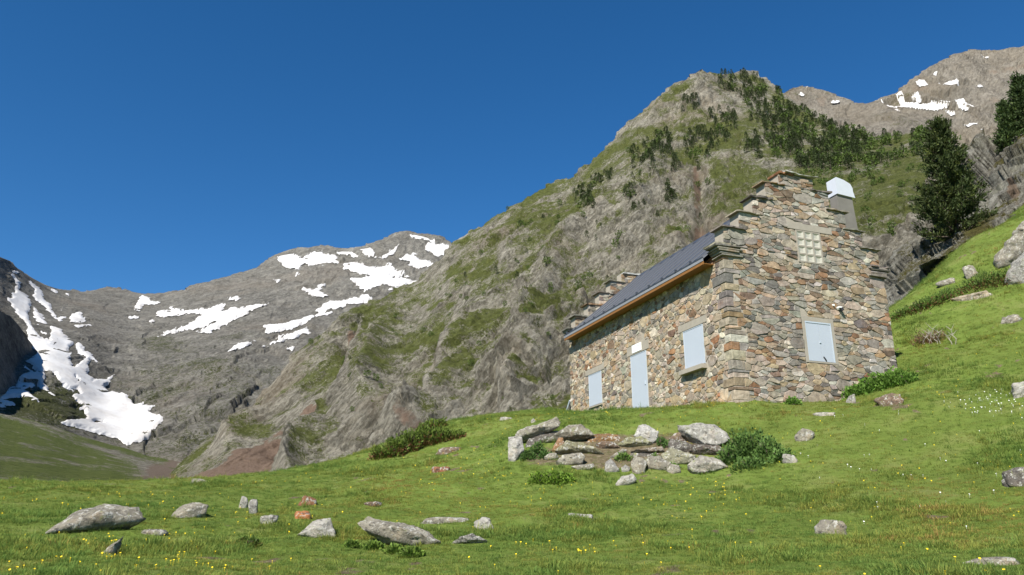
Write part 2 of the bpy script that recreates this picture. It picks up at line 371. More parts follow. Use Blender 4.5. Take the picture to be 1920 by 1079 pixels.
# ------------------------------------------------------------------ mountains
class Relief:
    """terrain surface through ridge, foot and flank points; real distances, displaced in world space"""
    def __init__(s, name, label, p0, p1, step, rows, top, bot, depth, disp, mat, grass=None, scree=None, back=(30, 120, 400), drop=.55, lam=2e-3, ribs=()):
        s.p0, s.step = p0, step; s.px = np.arange(p0, p1 + .1, step); nc = len(s.px)
        s.top = np.interp(s.px, *zip(*top)); s.bot = np.interp(s.px, *zip(*bot)); s.rows = rows
        t = np.linspace(0, 1, rows); s.t = t
        PY = s.bot[None] + (s.top - s.bot)[None] * t[:, None]; PX = np.tile(s.px, (rows, 1))
        dc = np.array(depth, float); f = TPS(dc[:, :2], np.log(dc[:, 2]), lam)
        D = np.exp(f(np.stack([PX.ravel(), PY.ravel()], 1)))
        P = at(PX.ravel(), PY.ravel(), D).reshape(rows, nc, 3)
        bk = []
        out = ray(s.px, s.top) * [1, 1, 0]
        for e in back: bk.append(P[-1] + out * e + np.array([0, 0, -1.]) * e * drop)
        P = np.concatenate([P, np.array(bk)]); nr = rows + len(back)
        n = s.normals(P); fade = np.ones((nr, nc)); fade[:rows] = (1 - .4 * sstep(.95, 1, t)[:, None]) * (1 if name in ('rocky_knoll', 'mountain') else .2 + .8 * sstep(0.05, .38, t)[:, None])
        vw = P - EYE; vw /= np.linalg.norm(vw, axis=-1)[..., None]; fade = fade * (1 if name == 'rocky_knoll' else .12 + .88 * sstep(.08, .42, np.abs((n * vw).sum(-1))))
        d = disp(P.reshape(-1, 3)).reshape(nr, nc) * fade
        PXb = np.concatenate([PX, np.tile(s.px, (len(back), 1))]); PYb = np.concatenate([PY, np.tile(s.top, (len(back), 1))])
        for line, amp, wd in ribs:
            dd = np.full(PXb.shape, 1e9)
            for (x0, y0), (x1, y1) in zip(line, line[1:]):
                ex, ey = x1 - x0, y1 - y0; tt = np.clip(((PXb - x0) * ex + (PYb - y0) * ey) / (ex * ex + ey * ey), 0, 1); dd = np.minimum(dd, np.hypot(PXb - x0 - tt * ex, PYb - y0 - tt * ey))
            tf = np.ones((nr, 1)); tf[:rows, 0] = 1 - sstep(.72, .97, t); tf[rows:] = 0; d = d + amp * tf * np.exp(-(dd / wd) ** 1.4)
        P = P + n * d[..., None]; s.P = P; N = s.normals(P); s.N = N
        PXb = np.concatenate([PX, np.tile(s.px, (len(back), 1))]).ravel(); PYb = np.concatenate([PY, np.tile(s.top, (len(back), 1))]).ravel()
        s.PX, s.PY, s.nr, s.nc = PXb, PYb, nr, nc
        # slope seen at a coarser scale decides where turf holds
        k = 5; nz = N[..., 2].copy()
        for ax in (0, 1):
            c = np.cumsum(np.concatenate([np.repeat(nz.take([0], ax), k + 1, ax), nz, np.repeat(nz.take([-1], ax), k, ax)], ax), ax)
            L = nz.shape[ax]; nz = (c.take(range(2 * k + 1, 2 * k + 1 + L), ax) - c.take(range(0, L), ax)) / (2 * k + 1)
        s.nz = nz.ravel()
        Pf = P.reshape(-1, 3)
        g = grass(s, Pf) if grass else 0 * PXb; sc = scree(s, Pf) if scree else 0 * PXb
        me = make_mesh(name, Pf, grid_faces(nr, nc), True, grass=g, scree=sc)
        s.o = tag(new_obj(name, me, None, mat), label, name.replace('_', ' '), kind='structure')
    def normals(s, P):
        a = np.gradient(P, axis=1); b = np.gradient(P, axis=0); n = np.cross(a, b); n /= np.linalg.norm(n, axis=-1)[..., None] + 1e-9
        return n
    def smooth(s, k):
        A = s.P
        for ax in (0, 1):
            L = A.shape[ax]; c = np.cumsum(np.concatenate([np.repeat(A.take([0], ax), k + 1, ax), A, np.repeat(A.take([-1], ax), k, ax)], ax), ax)
            A = (c.take(range(2 * k + 1, 2 * k + 1 + L), ax) - c.take(range(0, L), ax)) / (2 * k + 1)
        return A.reshape(-1, 3)
    def on(s, px, py):
        c = int(round((px - s.p0) / s.step)); c = min(max(c, 0), s.nc - 1)
        r = (py - s.bot[c]) / (s.top[c] - s.bot[c]) * (s.rows - 1); r = min(max(int(round(r)), 0), s.rows - 1)
        return s.P[r, c]
    def snow(s, name, label, polys, holes=(), lift=1.2, edge=5., nsc=.02, bias=.55):
        f = np.full(len(s.PX), -1e9)
        for q in polys: f = np.maximum(f, polysd(s.PX, s.PY, q))
        for q in holes: f = np.minimum(f, -polysd(s.PX, s.PY, q))
        Pf = s.P.reshape(-1, 3); Sm = s.smooth(5)
        f = np.where(f > -20, f + edge * (fbm(Pf * nsc * [1, .35, 1.6], 5, .75) + .45 * facets(Pf * nsc * [1.4, .5, 3.], 1.)) + bias, f); f[s.rows * s.nc:] = -9
        up = np.array([0, -.5, .87]); w_ = np.clip(f / 4, 0, 1)[:, None]; Q = Pf * (1 - w_) + Sm * w_ + up * lift * (.5 + .8 * np.clip(f, 0, 3))[:, None]
        v, fa, key = [], [], {}
        def vid(i):
            if i not in key: key[i] = len(v); v.append(Q[i])
            return key[i]
        def eid(i, j):
            k = (i, j) if i < j else (j, i)
            if k not in key: t = f[k[0]] / (f[k[0]] - f[k[1]]); key[k] = len(v); v.append(Q[k[0]] * (1 - t) + Q[k[1]] * t + up * .0)
            return key[k]
        G = grid_faces(s.nr, s.nc); pos = f > 0
        for q in G[pos[G].any(1)]:
            for tri in ((q[0], q[1], q[2]), (q[0], q[2], q[3])):
                pl = []
                for i, j in zip(tri, (tri[1], tri[2], tri[0])):
                    if f[i] > 0: pl.append(vid(i))
                    if (f[i] > 0) != (f[j] > 0): pl.append(eid(i, j))
                if len(pl) > 2: fa.append(pl)
        return tag(new_obj(name, make_mesh(name, v, fa, True), None, m_snow), label, 'snow', kind='structure')

def zoomed(ox, oy, k, polys): return [[(ox + x * k, oy + y * k) for x, y in q] for q in polys]
def blobs(s, lst):
    g = 0 * s.PX
    for x, y, rx, ry, a in lst: g = np.maximum(g, a * np.exp(-((s.PX - x) / rx) ** 2 - ((s.PY - y) / ry) ** 2))
    return g
def lean(P, sc, k=.3, rx=.55, rz=.3):
    """coordinates stretched along the leaning rock ribs"""
    c, s_ = math.cos(rx), math.sin(rx); u = P[:, 0] * c - P[:, 2] * s_; w = P[:, 0] * s_ + P[:, 2] * c
    return np.stack([u, P[:, 1] * .42, w * k], 1) / sc

# the craggy mountain behind the hut
def disp_B(P):
    q = P + 6 * np.stack([pn(P / 25), pn(P / 25 + 9), pn(P / 25 + 21)], 1)
    return 14 * (ridged(lean(P, 95, .5), 2) - .4) + 8 * (ridged(lean(q, 34, .32), 2) - .4) + 6.5 * facets(lean(q, 20, .34), 1.5) + 4.4 * facets(lean(q, 7.5, .34), 1.6) + 2.4 * facets(lean(P, 3.2, .4), 1.6) + .8 * fbm(P / 4, 2)
def grass_B(s, P):
    g = .62 * sstep(.34, .76, s.nz) + .40 * fbm(P / 40, 3) + .25 * fbm(P / 9, 2) + .06 - .14 * sstep(900, 500, s.PX) 
    b = blobs(s, [(600, 655, 34, 22, .8), (825, 575, 50, 16, .95), (985, 432, 24, 16, .9), (925, 630, 30, 60, .55), (1075, 520, 70, 20, .75), (1150, 520, 60, 14, .6),
                  (690, 735, 26, 40, .6), (625, 800, 22, 38, .8), (1160, 380, 40, 30, .6), (1240, 400, 60, 26, .7), (1340, 300, 25, 40, .5), (1700, 300, 90, 34, .9), (1640, 330, 40, 20, .8),
                  (860, 730, 60, 20, .5), (870, 470, 30, 20, .4), (1050, 400, 50, 30, .55), (1300, 360, 60, 18, .6), (1560, 330, 60, 16, .9), (1030, 650, 60, 40, .35), (760, 650, 60, 20, .3), (1640, 430, 30, 12, .6), (1730, 400, 30, 20, .5)])
    return np.maximum(g, b * (.78 + .7 * fbm(P / 12, 3))) - .8 * scree_B(s, P) * (s.PX < 620)
def scree_B(s, P):
    b = blobs(s, [(660, 645, 14, 40, .9), (650, 690, 12, 30, .6), (780, 820, 40, 22, .55), (1305, 345, 10, 60, .7), (1310, 440, 14, 40, .8), (1385, 265, 10, 40, .6), (700, 640, 20, 30, .4)])
    sd_ = polysd(s.PX, s.PY, [(606, 752), (560, 786), (470, 846), (385, 888), (330, 908), (490, 908), (548, 850), (600, 792)])
    return np.maximum(b, sstep(-10, 8, sd_ + 5 * fbm(P / 8, 3)))
topB = [(300, 905), (318, 890), (333, 874), (371, 837), (420, 808), (464, 776), (509, 731), (553, 675), (575, 655), (598, 637), (620, 612), (642, 592), (705, 568), (745, 548), (785, 527), (820, 492), (856, 457), (890, 432), (925, 408), (950, 396), (985, 372),
        (1010, 360), (1045, 342), (1075, 330), (1100, 308), (1130, 285), (1160, 255), (1185, 232), (1215, 205), (1240, 178), (1270, 157), (1295, 140), (1315, 129), (1335, 136), (1352, 140), (1375, 138), (1392, 131), (1410, 134), (1435, 150),
        (1460, 168), (1485, 188), (1520, 212), (1560, 238), (1600, 254), (1650, 256), (1700, 250), (1745, 248), (1775, 262), (1810, 290), (1900, 330)]
botB = [(300, 935), (600, 930), (700, 900), (850, 850), (1060, 830), (1400, 800), (1600, 720), (1700, 640), (1900, 560)]
depB = [(300, 905, 430), (371, 840, 470), (464, 776, 500), (553, 672, 540), (642, 590, 560), (785, 527, 600), (856, 457, 600), (950, 396, 600), (1045, 342, 620), (1130, 285, 640), (1215, 205, 690), (1315, 129, 740), (1400, 133, 860), (1520, 210, 760), (1650, 255, 600), (1775, 262, 520), (1900, 330, 430),
        (300, 935, 330), (450, 930, 300), (600, 925, 285), (700, 895, 280), (850, 850, 270), (1060, 830, 265), (1400, 800, 255), (1600, 720, 240), (1700, 640, 230), (1900, 560, 210),
        (480, 850, 390), (600, 760, 410), (690, 640, 500), (700, 770, 340), (850, 640, 400), (850, 540, 490), (1000, 600, 360), (1000, 460, 490), (1150, 450, 430), (1200, 330, 520), (1300, 240, 610), (1400, 250, 590), (1350, 380, 440), (1500, 300, 520), (1600, 420, 330), (1700, 350, 380), (1720, 460, 290)]
MB_ = Relief('mountain', 'craggy mountain with pines rising behind the stone hut', 300, 1900, 2.6, 360, topB, botB, depB, disp_B, m_mount, grass_B, scree_B, ribs=[([(600, 640), (540, 700), (480, 770), (430, 822)], 16, 24), ([(690, 650), (645, 750), (590, 830), (540, 900)], 15, 22), ([(640, 610), (655, 690), (620, 790), (520, 850)], -10, 20), ([(860, 470), (780, 560), (725, 640), (690, 730)], 13, 26), ([(1000, 430), (900, 560), (830, 700), (760, 810)], 14, 30), ([(1312, 330), (1310, 440), (1290, 520)], -9, 13), ([(1180, 300), (1080, 450), (1000, 600), (960, 740)], 14, 32), ([(1330, 140), (1260, 260), (1200, 380)], 12, 26), ([(940, 500), (850, 640), (780, 760)], -9, 22), ([(1110, 430), (1030, 580), (970, 660)], -9, 22)])

# the cirque with old snow at the head of the valley
def disp_A(P):
    q = P + 25 * np.stack([pn(P / 90), pn(P / 90 + 9), pn(P / 90 + 21)], 1)
    return 34 * (ridged(lean(P, 330, .5, -.4), 4) - .45) + 17 * facets(lean(q, 85, .5, -.4), 1.3) + 11 * facets(lean(q, 32, .6, -.4), 1.4) + 5 * facets(lean(P, 13, .7, -.4), 1.4) + 3 * fbm(P / 14, 3)
def grass_A(s, P):
    return .34 * sstep(560, 760, s.PY) * sstep(.3, .7, s.nz) + .28 * fbm(P / 160, 3) + blobs(s, [(350, 700, 160, 60, .3), (300, 650, 60, 26, .4), (440, 640, 60, 20, .3), (90, 750, 120, 40, .6), (150, 770, 120, 30, .6)]) - .06
def scree_A(s, P): return blobs(s, [(300, 620, 90, 60, .35), (230, 570, 60, 30, .3), (120, 570, 40, 30, .35), (420, 690, 120, 40, .35), (330, 780, 40, 40, .4), (140, 800, 120, 20, .5)])
topA = [(-200, 380), (-100, 430), (-40, 462), (0, 482), (18, 490), (30, 502), (60, 522), (85, 535), (110, 541), (150, 547), (170, 546), (200, 538), (225, 541), (250, 545), (270, 549), (300, 548), (350, 545), (390, 531), (420, 517), (440, 511), (480, 498), (500, 484), (520, 476), (560, 468), (600, 459), (650, 460), (700, 455), (735, 441), (765, 432), (800, 439), (855, 456), (920, 480)]
botA = [(-200, 880), (0, 850), (240, 900), (350, 930), (920, 930)]
depA = [(-200, 380, 1500), (0, 482, 1900), (110, 541, 2250), (270, 549, 2400), (440, 511, 2500), (600, 459, 2600), (765, 432, 2700), (920, 480, 2600), (-200, 880, 750), (0, 850, 800), (240, 900, 850), (350, 930, 800), (920, 930, 900),
        (-200, 700, 950), (0, 700, 1150), (90, 640, 1400), (150, 620, 1600), (200, 740, 1250), (260, 820, 1050), (350, 760, 1150), (300, 650, 1600), (450, 650, 1500), (600, 560, 2000), (600, 700, 1300), (400, 570, 2050), (750, 520, 2200), (0, 770, 950), (100, 780, 1000), (850, 700, 1300)]
MA = Relief('cirque', 'grey snow-streaked cirque wall closing the head of the valley', -200, 920, 2.6, 240, topA, botA, depA, disp_A, m_far, grass_A, scree_A, back=(100, 400, 1200))
Z8 = lambda q: zoomed(0, 480, .278, q)
snowL = Z8([[(75, 120), (130, 190), (125, 240), (185, 280), (202, 330), (190, 400), (192, 465), (240, 520), (290, 580), (240, 570), (180, 490), (120, 420), (80, 350), (50, 300), (90, 290), (75, 265), (110, 240), (100, 180)],
            [(175, 155), (260, 220), (290, 300), (340, 330), (345, 370), (380, 430), (330, 390), (280, 330), (240, 300), (220, 260), (230, 240)],
            [(220, 360), (300, 430), (310, 470), (260, 460), (230, 430)], [(250, 480), (310, 545), (280, 530)], [(480, 400), (550, 380), (540, 415), (590, 445), (470, 455)], [(500, 475), (615, 470), (610, 484), (520, 487)],
            [(305, 205), (390, 240), (375, 262), (320, 225)], [(385, 425), (440, 420), (400, 448)], [(75, 110), (130, 116), (90, 124)], [(450, 262), (475, 275), (455, 278)], [(405, 365), (430, 378), (415, 382)],
            [(180, 480), (270, 560), (340, 585), (345, 490), (415, 510), (420, 540), (490, 580), (470, 620), (462, 690), (490, 765), (540, 735), (580, 690), (520, 620), (530, 590), (560, 610), (640, 690), (652, 722), (610, 700), (585, 740), (592, 810), (630, 850), (700, 838), (775, 820), (710, 885), (760, 940), (840, 970), (900, 985), (910, 1015), (970, 1000), (940, 1060), (1050, 1040),
             (1000, 1090), (1125, 1160), (950, 1280), (850, 1300), (800, 1250), (400, 1152), (480, 1140), (585, 1120), (570, 1040), (480, 1010), (350, 960), (250, 840), (120, 830), (200, 790), (140, 740), (230, 690), (260, 640), (190, 580)],
            [(0, 820), (110, 880), (120, 840), (245, 855), (160, 915), (250, 1005), (100, 960), (0, 985)], [(250, 840), (330, 940), (430, 1008), (340, 950)], [(0, 1015), (45, 1030), (0, 1030)], [(20, 985), (95, 1010), (30, 1000)]])
holesL = Z8([[(295, 780), (360, 800), (400, 860), (480, 920), (510, 980), (560, 1025), (500, 1030), (430, 1000), (350, 930), (300, 850)], [(505, 825), (525, 870), (510, 875)], [(480, 905), (520, 905), (535, 945), (500, 935)], [(640, 1120), (700, 1130), (690, 1150), (620, 1150)], [(150, 700), (250, 780), (240, 800), (180, 760)]])
MA.snow('snowfield', 'broad white snowfield filling the gully at the valley head', snowL, holesL, 1.1, 3.2, .03)
ZR = zoomed(420, 420, .4449, [[(225, 130), (270, 115), (330, 150), (380, 120), (470, 125), (480, 160), (390, 175), (330, 170), (310, 190), (260, 185), (230, 165)], [(470, 93), (520, 100), (562, 125), (520, 120), (475, 112)], [(575, 105), (620, 98), (637, 132), (590, 122)],
     [(505, 160), (560, 150), (620, 180), (700, 170), (720, 195), (780, 215), (700, 218), (820, 240), (740, 267), (640, 272), (600, 292), (560, 270), (530, 240), (590, 245), (600, 230), (540, 200), (505, 190)],
     [(740, 140), (800, 120), (830, 145), (870, 150), (900, 177), (840, 184), (780, 177), (790, 155)], [(780, 52), (820, 36), (880, 56), (950, 75), (870, 72), (800, 64)], [(860, 78), (910, 84), (975, 85), (930, 130), (890, 125), (850, 105)], [(655, 135), (738, 85), (722, 112), (670, 142)],
     [(328, 270), (380, 290), (428, 250), (405, 290), (442, 312), (370, 312), (330, 292)], [(660, 302), (700, 280), (765, 263), (740, 277)], [(388, 372), (440, 340), (520, 330), (600, 308), (630, 320), (560, 347), (480, 367), (400, 380)], [(165, 437), (260, 428), (330, 408), (455, 386), (400, 407), (320, 437), (240, 462), (180, 467)],
     [(200, 487), (350, 453), (362, 467), (240, 492)], [(160, 524), (250, 490), (332, 473), (230, 512)], [(230, 542), (302, 525), (290, 540)], [(15, 550), (137, 496), (100, 522), (40, 550)], [(210, 235), (235, 240), (225, 255)], [(15, 315), (65, 318), (50, 332)], [(300, 212), (320, 220), (305, 226)], [(0, 400), (60, 390), (70, 358), (90, 365), (190, 340), (90, 385), (0, 428)]]) + \
     zoomed(0, 420, .4634, [[(545, 342), (575, 288), (600, 305), (645, 320), (590, 327), (560, 347)], [(622, 378), (650, 353), (690, 350), (683, 333), (720, 350), (842, 350), (830, 378), (780, 362), (700, 372)], [(636, 460), (770, 408), (858, 335), (912, 328), (890, 370), (940, 350), (980, 358), (1079, 332), (1000, 372), (900, 412), (850, 442), (795, 437), (870, 400), (760, 432)],
     [(922, 303), (967, 300), (962, 322)], [(928, 532), (943, 503), (1040, 478), (990, 502)], [(523, 381), (563, 371), (552, 384)], [(588, 397), (633, 387), (612, 401)], [(713, 282), (772, 267), (740, 282)]])
MA.snow('snow_patches', 'white snow patches streaking the ridge of the far summit', ZR, (), 1.9, 3.6, .045, .1)

# dark spur on the left, its flank turned from the sun
def disp_F(P):
    q = P + 9 * np.stack([pn(P / 30), pn(P / 30 + 9), pn(P / 30 + 21)], 1)
    return 22 * (ridged(P / 130, 3) - .45) + 10 * facets(lean(q, 42, .5), 1.3) + 4 * facets(lean(q, 15, .5), 1.3) + 1.5 * fbm(P / 8, 3)
MF = Relief('rock_spur', 'dark shaded rock spur beside the snowfield', -220, 74, 2.6, 70, [(-220, 470), (-60, 540), (0, 583), (17, 591), (36, 611), (53, 636), (66, 652), (74, 668)], [(-220, 900), (-60, 790), (0, 740), (31, 735), (53, 722), (66, 700), (74, 690)],
            [(-220, 470, 900), (-60, 545, 1060), (0, 583, 1150), (36, 611, 1250), (74, 668, 1400), (-220, 900, 720), (-60, 790, 840), (0, 740, 990), (53, 722, 1200), (74, 690, 1380)], disp_F, m_far, lambda s, P: .3 * fbm(P / 60, 3), None, back=(20, 80, 250))

# pasture flank and valley floor on the left
def disp_E(P): return 3.0 * fbm(P / 60, 3) + 1.8 * fbm(P / 14, 3) + .8 * fbm(P / 4, 2) + .8 * facets(P / 5, 1.)
def grass_E(s, P): return .80 + .45 * fbm(P / 50, 3) + .3 * fbm(P / 9, 2) - 1.1 * blobs(s, [(300, 885, 30, 16, 1), (330, 872, 26, 10, .9), (270, 900, 30, 10, .6)]) - .5 * np.exp(-((s.PY - (790 + (s.PX - 50) * .37)) / 9) ** 2) * (s.PX < 290) * (.4 + .8 * (.5 + pn(P / 40)))
def scree_E(s, P): return np.maximum(blobs(s, [(300, 885, 32, 18, 1), (330, 872, 30, 12, 1), (270, 900, 34, 10, .8)]), (.22 + .5 * pn(P / 40)) * np.exp(-((s.PY - (790 + (s.PX - 50) * .37)) / 10) ** 2) * (s.PX < 290))
topE = [(-300, 640), (-100, 735), (0, 776), (60, 788), (100, 800), (150, 817), (200, 832), (240, 842), (280, 856), (300, 858), (330, 865), (360, 870), (500, 880), (700, 890)]
ME_ = Relief('valley_slope', 'green pasture flank falling to the stony stream bed', -300, 700, 3, 90, topE, [(-300, 1000), (0, 985), (300, 975), (700, 960)],
             [(-300, 640, 700), (-100, 735, 720), (0, 776, 720), (100, 800, 740), (200, 832, 760), (300, 858, 800), (360, 870, 760), (500, 880, 600), (700, 890, 500), (-300, 1000, 60), (0, 985, 62), (300, 975, 66), (700, 960, 70), (-300, 800, 260), (0, 860, 330), (150, 880, 360), (300, 900, 330), (0, 910, 190), (300, 930, 180), (600, 925, 200)], disp_E, m_valley, grass_E, scree_E, back=(20, 60, 120), drop=.15)

# far right peaks
def disp_C(P):
    q = P + 20 * np.stack([pn(P / 70), pn(P / 70 + 9), pn(P / 70 + 21)], 1)
    return 24 * (ridged(lean(P, 240, .5, .5), 4) - .45) + 11 * facets(lean(q, 60, .5), 1.3) + 5 * facets(lean(q, 22, .6), 1.2) + 2 * fbm(P / 10, 3)
MC = Relief('far_shoulder', 'pale rocky shoulder with small snow patches beyond the forest', 1420, 1780, 2.6, 60, [(1420, 190), (1470, 172), (1485, 163), (1505, 158), (1525, 160), (1545, 166), (1575, 180), (1600, 191), (1625, 193), (1640, 191), (1652, 193), (1690, 215), (1780, 250)], [(1420, 330), (1780, 360)],
            [(1420, 190, 1350), (1505, 158, 1400), (1600, 191, 1350), (1690, 215, 1250), (1780, 250, 1200), (1420, 330, 1050), (1780, 360, 950), (1600, 260, 1150)], disp_C, m_tanpeak, lambda s, P: .2 + .35 * fbm(P / 90, 3), lambda s, P: blobs(s, [(1540, 190, 20, 30, .6)]), back=(60, 200, 600))
MC.snow('snow_patches', 'small snow patches on the pale shoulder beyond the forest', zoomed(1000, 100, .3708, [[(1365, 165), (1435, 178), (1400, 190)], [(1480, 250), (1545, 250), (1520, 262)], [(1283, 168), (1322, 170), (1290, 176)], [(1335, 208), (1372, 218), (1350, 220)], [(1540, 212), (1575, 216), (1560, 222)]]), (), 3., 1.4, .03)
MD = Relief('far_peak', 'tall tan peak with thin snow patches behind the pine', 1560, 2150, 2.6, 110, [(1560, 260), (1620, 215), (1645, 196), (1655, 190), (1675, 178), (1700, 160), (1730, 138), (1760, 120), (1785, 105), (1810, 96), (1840, 93), (1870, 91), (1900, 89), (1920, 87), (2000, 75), (2150, 120)], [(1560, 400), (2150, 430)],
            [(1560, 260, 1900), (1655, 190, 2000), (1760, 120, 2150), (1870, 91, 2300), (2000, 75, 2300), (2150, 120, 2200), (1560, 400, 1500), (2150, 430, 1400), (1800, 250, 1800), (1950, 250, 1800)], disp_A, m_tanpeak, lambda s, P: .12 + .3 * fbm(P / 150, 3), lambda s, P: .25 + .4 * fbm(P / 120, 3), back=(100, 400, 900))
MD.snow('snow_patches', 'thin snow patches across the tall tan peak', zoomed(1600, 60, .5, [[(110, 293), (180, 280), (158, 240), (178, 233), (192, 270), (250, 278), (300, 268), (360, 275), (300, 287), (240, 287), (180, 300), (150, 304)], [(215, 253), (242, 248), (258, 270)], [(230, 203), (272, 208), (278, 224), (245, 222)], [(338, 212), (387, 201), (393, 222), (350, 224)], [(378, 268), (412, 270), (460, 290), (420, 293)],
     [(405, 357), (465, 345), (440, 359)], [(455, 86), (510, 74), (538, 63), (500, 95)], [(452, 370), (500, 370), (480, 378)], [(306, 212), (338, 226), (320, 222)], [(450, 208), (484, 212), (470, 219)], [(346, 297), (392, 297), (370, 306)], [(398, 92), (422, 86), (410, 98)], [(298, 170), (312, 168), (305, 178)]]), (), 2.0, 1.5, .03, .9)

# rocky knoll on the right, just above the meadow
def disp_D(P):
    q = P + 1.2 * np.stack([pn(P / 4), pn(P / 4 + 9), pn(P / 4 + 21)], 1)
    return 1.6 * (ridged(lean(P, 11, .4, .9), 3) - .45) + 1.9 * facets(lean(q, 4.5, .4, .9), 1.4) + .9 * facets(lean(q, 1.7, .45, .9), 1.4) + .25 * facets(lean(P, .7, .5, .9), 1.2) + .12 * fbm(P / .6, 2)
MK = Relief('rocky_knoll', 'lichen-grey rock knoll with heather right of the hut', 1640, 2150, 1.7, 150, [(1640, 585), (1662, 545), (1680, 505), (1700, 464), (1730, 436), (1755, 420), (1775, 385), (1800, 325), (1820, 285), (1838, 260), (1860, 250), (1880, 243), (1905, 226), (1920, 216), (2150, 120)],
            [(1640, 640), (1700, 615), (1765, 545), (1870, 465), (1920, 420), (2150, 280)],
            [(1640, 585, 50), (1700, 464, 58), (1755, 420, 62), (1838, 260, 72), (1920, 216, 74), (2150, 120, 76), (1640, 640, 37), (1700, 615, 36), (1765, 545, 40), (1870, 465, 43), (1920, 420, 45), (2150, 280, 48), (1800, 420, 54), (1880, 330, 58)], disp_D, m_outcrop,
            lambda s, P: .45 * sstep(.35, .75, s.nz) + .35 * fbm(P / 5, 3) + blobs(s, [(1890, 280, 40, 26, .7), (1860, 470, 30, 20, .6)]) , lambda s, P: blobs(s, [(1905, 360, 14, 30, .8)]), back=(3, 12, 30), drop=.3)

# a low sheet under everything out to the horizon
k = 48; bm = [(0, 0, -40)] + [(7000 * math.cos(2 * math.pi * i / k), 7000 * math.sin(2 * math.pi * i / k), -40) for i in range(k)]
tag(new_obj('ground', make_mesh('ground', bm, [[0, 1 + i, 1 + (i + 1) % k] for i in range(k)], grass=[1] * (k + 1), scree=[0] * (k + 1)), None, m_valley), 'low valley ground under the mountains', 'ground', kind='structure')
# ------------------------------------------------------------------ the stone hut
hutr = empty('stone_hut', HC, -YAW); hutr.scale = (K, K, K)
tag(hutr, 'rubble stone mountain hut with stepped gables and dark ribbed roof', 'hut')
PAL = [((.36, .31, .25), 7), ((.37, .29, .20), 5), ((.30, .275, .24), 6), ((.26, .15, .085), 1.2), ((.33, .225, .135), 1.6), ((.15, .14, .13), 2.6), ((.50, .465, .41), 3), ((.20, .14, .10), 3), ((.27, .265, .235), 2.5), ((.41, .35, .275), 4)]
def pick(rr, pal=PAL):
    c = rr.choices([p for p, w in pal], [w for p, w in pal])[0]; k = rr.uniform(.66, 1.0); return tuple(x * k * rr.uniform(.95, 1.05) for x in c)
def clip(poly, nx, ny, c):
    out = []
    for (x0, y0), (x1, y1) in zip(poly, poly[1:] + poly[:1]):
        d0, d1 = nx * x0 + ny * y0 - c, nx * x1 + ny * y1 - c
        if d0 <= 0: out.append((x0, y0))
        if (d0 < 0) != (d1 < 0) and d0 != d1: t = d0 / (d0 - d1); out.append((x0 + (x1 - x0) * t, y0 + (y1 - y0) * t))
    return out
def area(p): return .5 * abs(sum(x0 * y1 - x1 * y0 for (x0, y0), (x1, y1) in zip(p, p[1:] + p[:1])))
def rubble(inside, bounds, limit, rects, seed, rmin=.13, rmax=.34, tries=9000, asp=.62):
    """rubble masonry: cells of a power diagram, lying longways; returns polygons"""
    rr = random.Random(seed); u0, u1, v0, v1 = bounds; seeds = []
    for _ in range(tries):
        u, v = rr.uniform(u0, u1), rr.uniform(v0, v1)
        if not inside(u, v) or any(a - .04 < u < b + .04 and c - .04 < v < d + .04 for a, b, c, d in rects): continue
        r = rmin + (rmax - rmin) * rr.random() ** 2.0 if _ < tries * .4 else rmin * rr.uniform(.75, 1.1)
        if all((asp * (u - s[0])) ** 2 + (v - s[1]) ** 2 > (.5 * (r + s[2])) ** 2 for s in seeds): seeds.append((u, v, r))
    out = []
    for i, (u, v, r) in enumerate(seeds):
        near = sorted((((asp * (u - s[0])) ** 2 + (v - s[1]) ** 2, j) for j, s in enumerate(seeds) if j != i))[:22]
        pl = [(u - .75, v - .5), (u + .75, v - .5), (u + .75, v + .5), (u - .75, v + .5)]
        for d2, j in near:
            s = seeds[j]; du, dv = asp * (s[0] - u), s[1] - v; tt = .5 + .5 * (r * r - s[2] ** 2) * .6 / d2; tt = min(max(tt, .25), .75)
            nx, ny = du * asp, dv; c = nx * u + ny * v + tt * d2
            pl = clip(pl, nx, ny, c)
            if len(pl) < 3: break
        for nx, ny, c in limit(u, v, pl): pl = clip(pl, nx, ny, c)
        for a, b, c, d in rects:
            if len(pl) < 3: break
            xs, ys = [q[0] for q in pl], [q[1] for q in pl]
            if max(xs) > a and min(xs) < b and max(ys) > c and min(ys) < d:
                ch = max(((a - u), (1, 0, a)), ((u - b), (-1, 0, -b)), ((c - v), (0, 1, c)), ((v - d), (0, -1, -d)))[1]; pl = clip(pl, *ch)
        parts = [pl]
        if len(pl) >= 3 and area(pl) > .05 and rr.random() < .55:          # bedded stones break along flat joints
            an = rr.gauss(0, .16); nx, ny = math.sin(an), math.cos(an); c = nx * u + ny * (v + rr.uniform(-.06, .06)); parts = [clip(pl, nx, ny, c), clip(pl, -nx, -ny, -c)]
            if rr.random() < .4: k = rr.randrange(2); an = rr.gauss(0, .3); cu = np.mean([q[0] for q in parts[k]]) if parts[k] else u; nx, ny = math.cos(an), math.sin(an); c = nx * cu + ny * v; b_ = parts.pop(k); parts += [clip(b_, nx, ny, c), clip(b_, -nx, -ny, -c)]
        out += [q for q in parts if len(q) >= 3 and area(q) > .005]
    return out
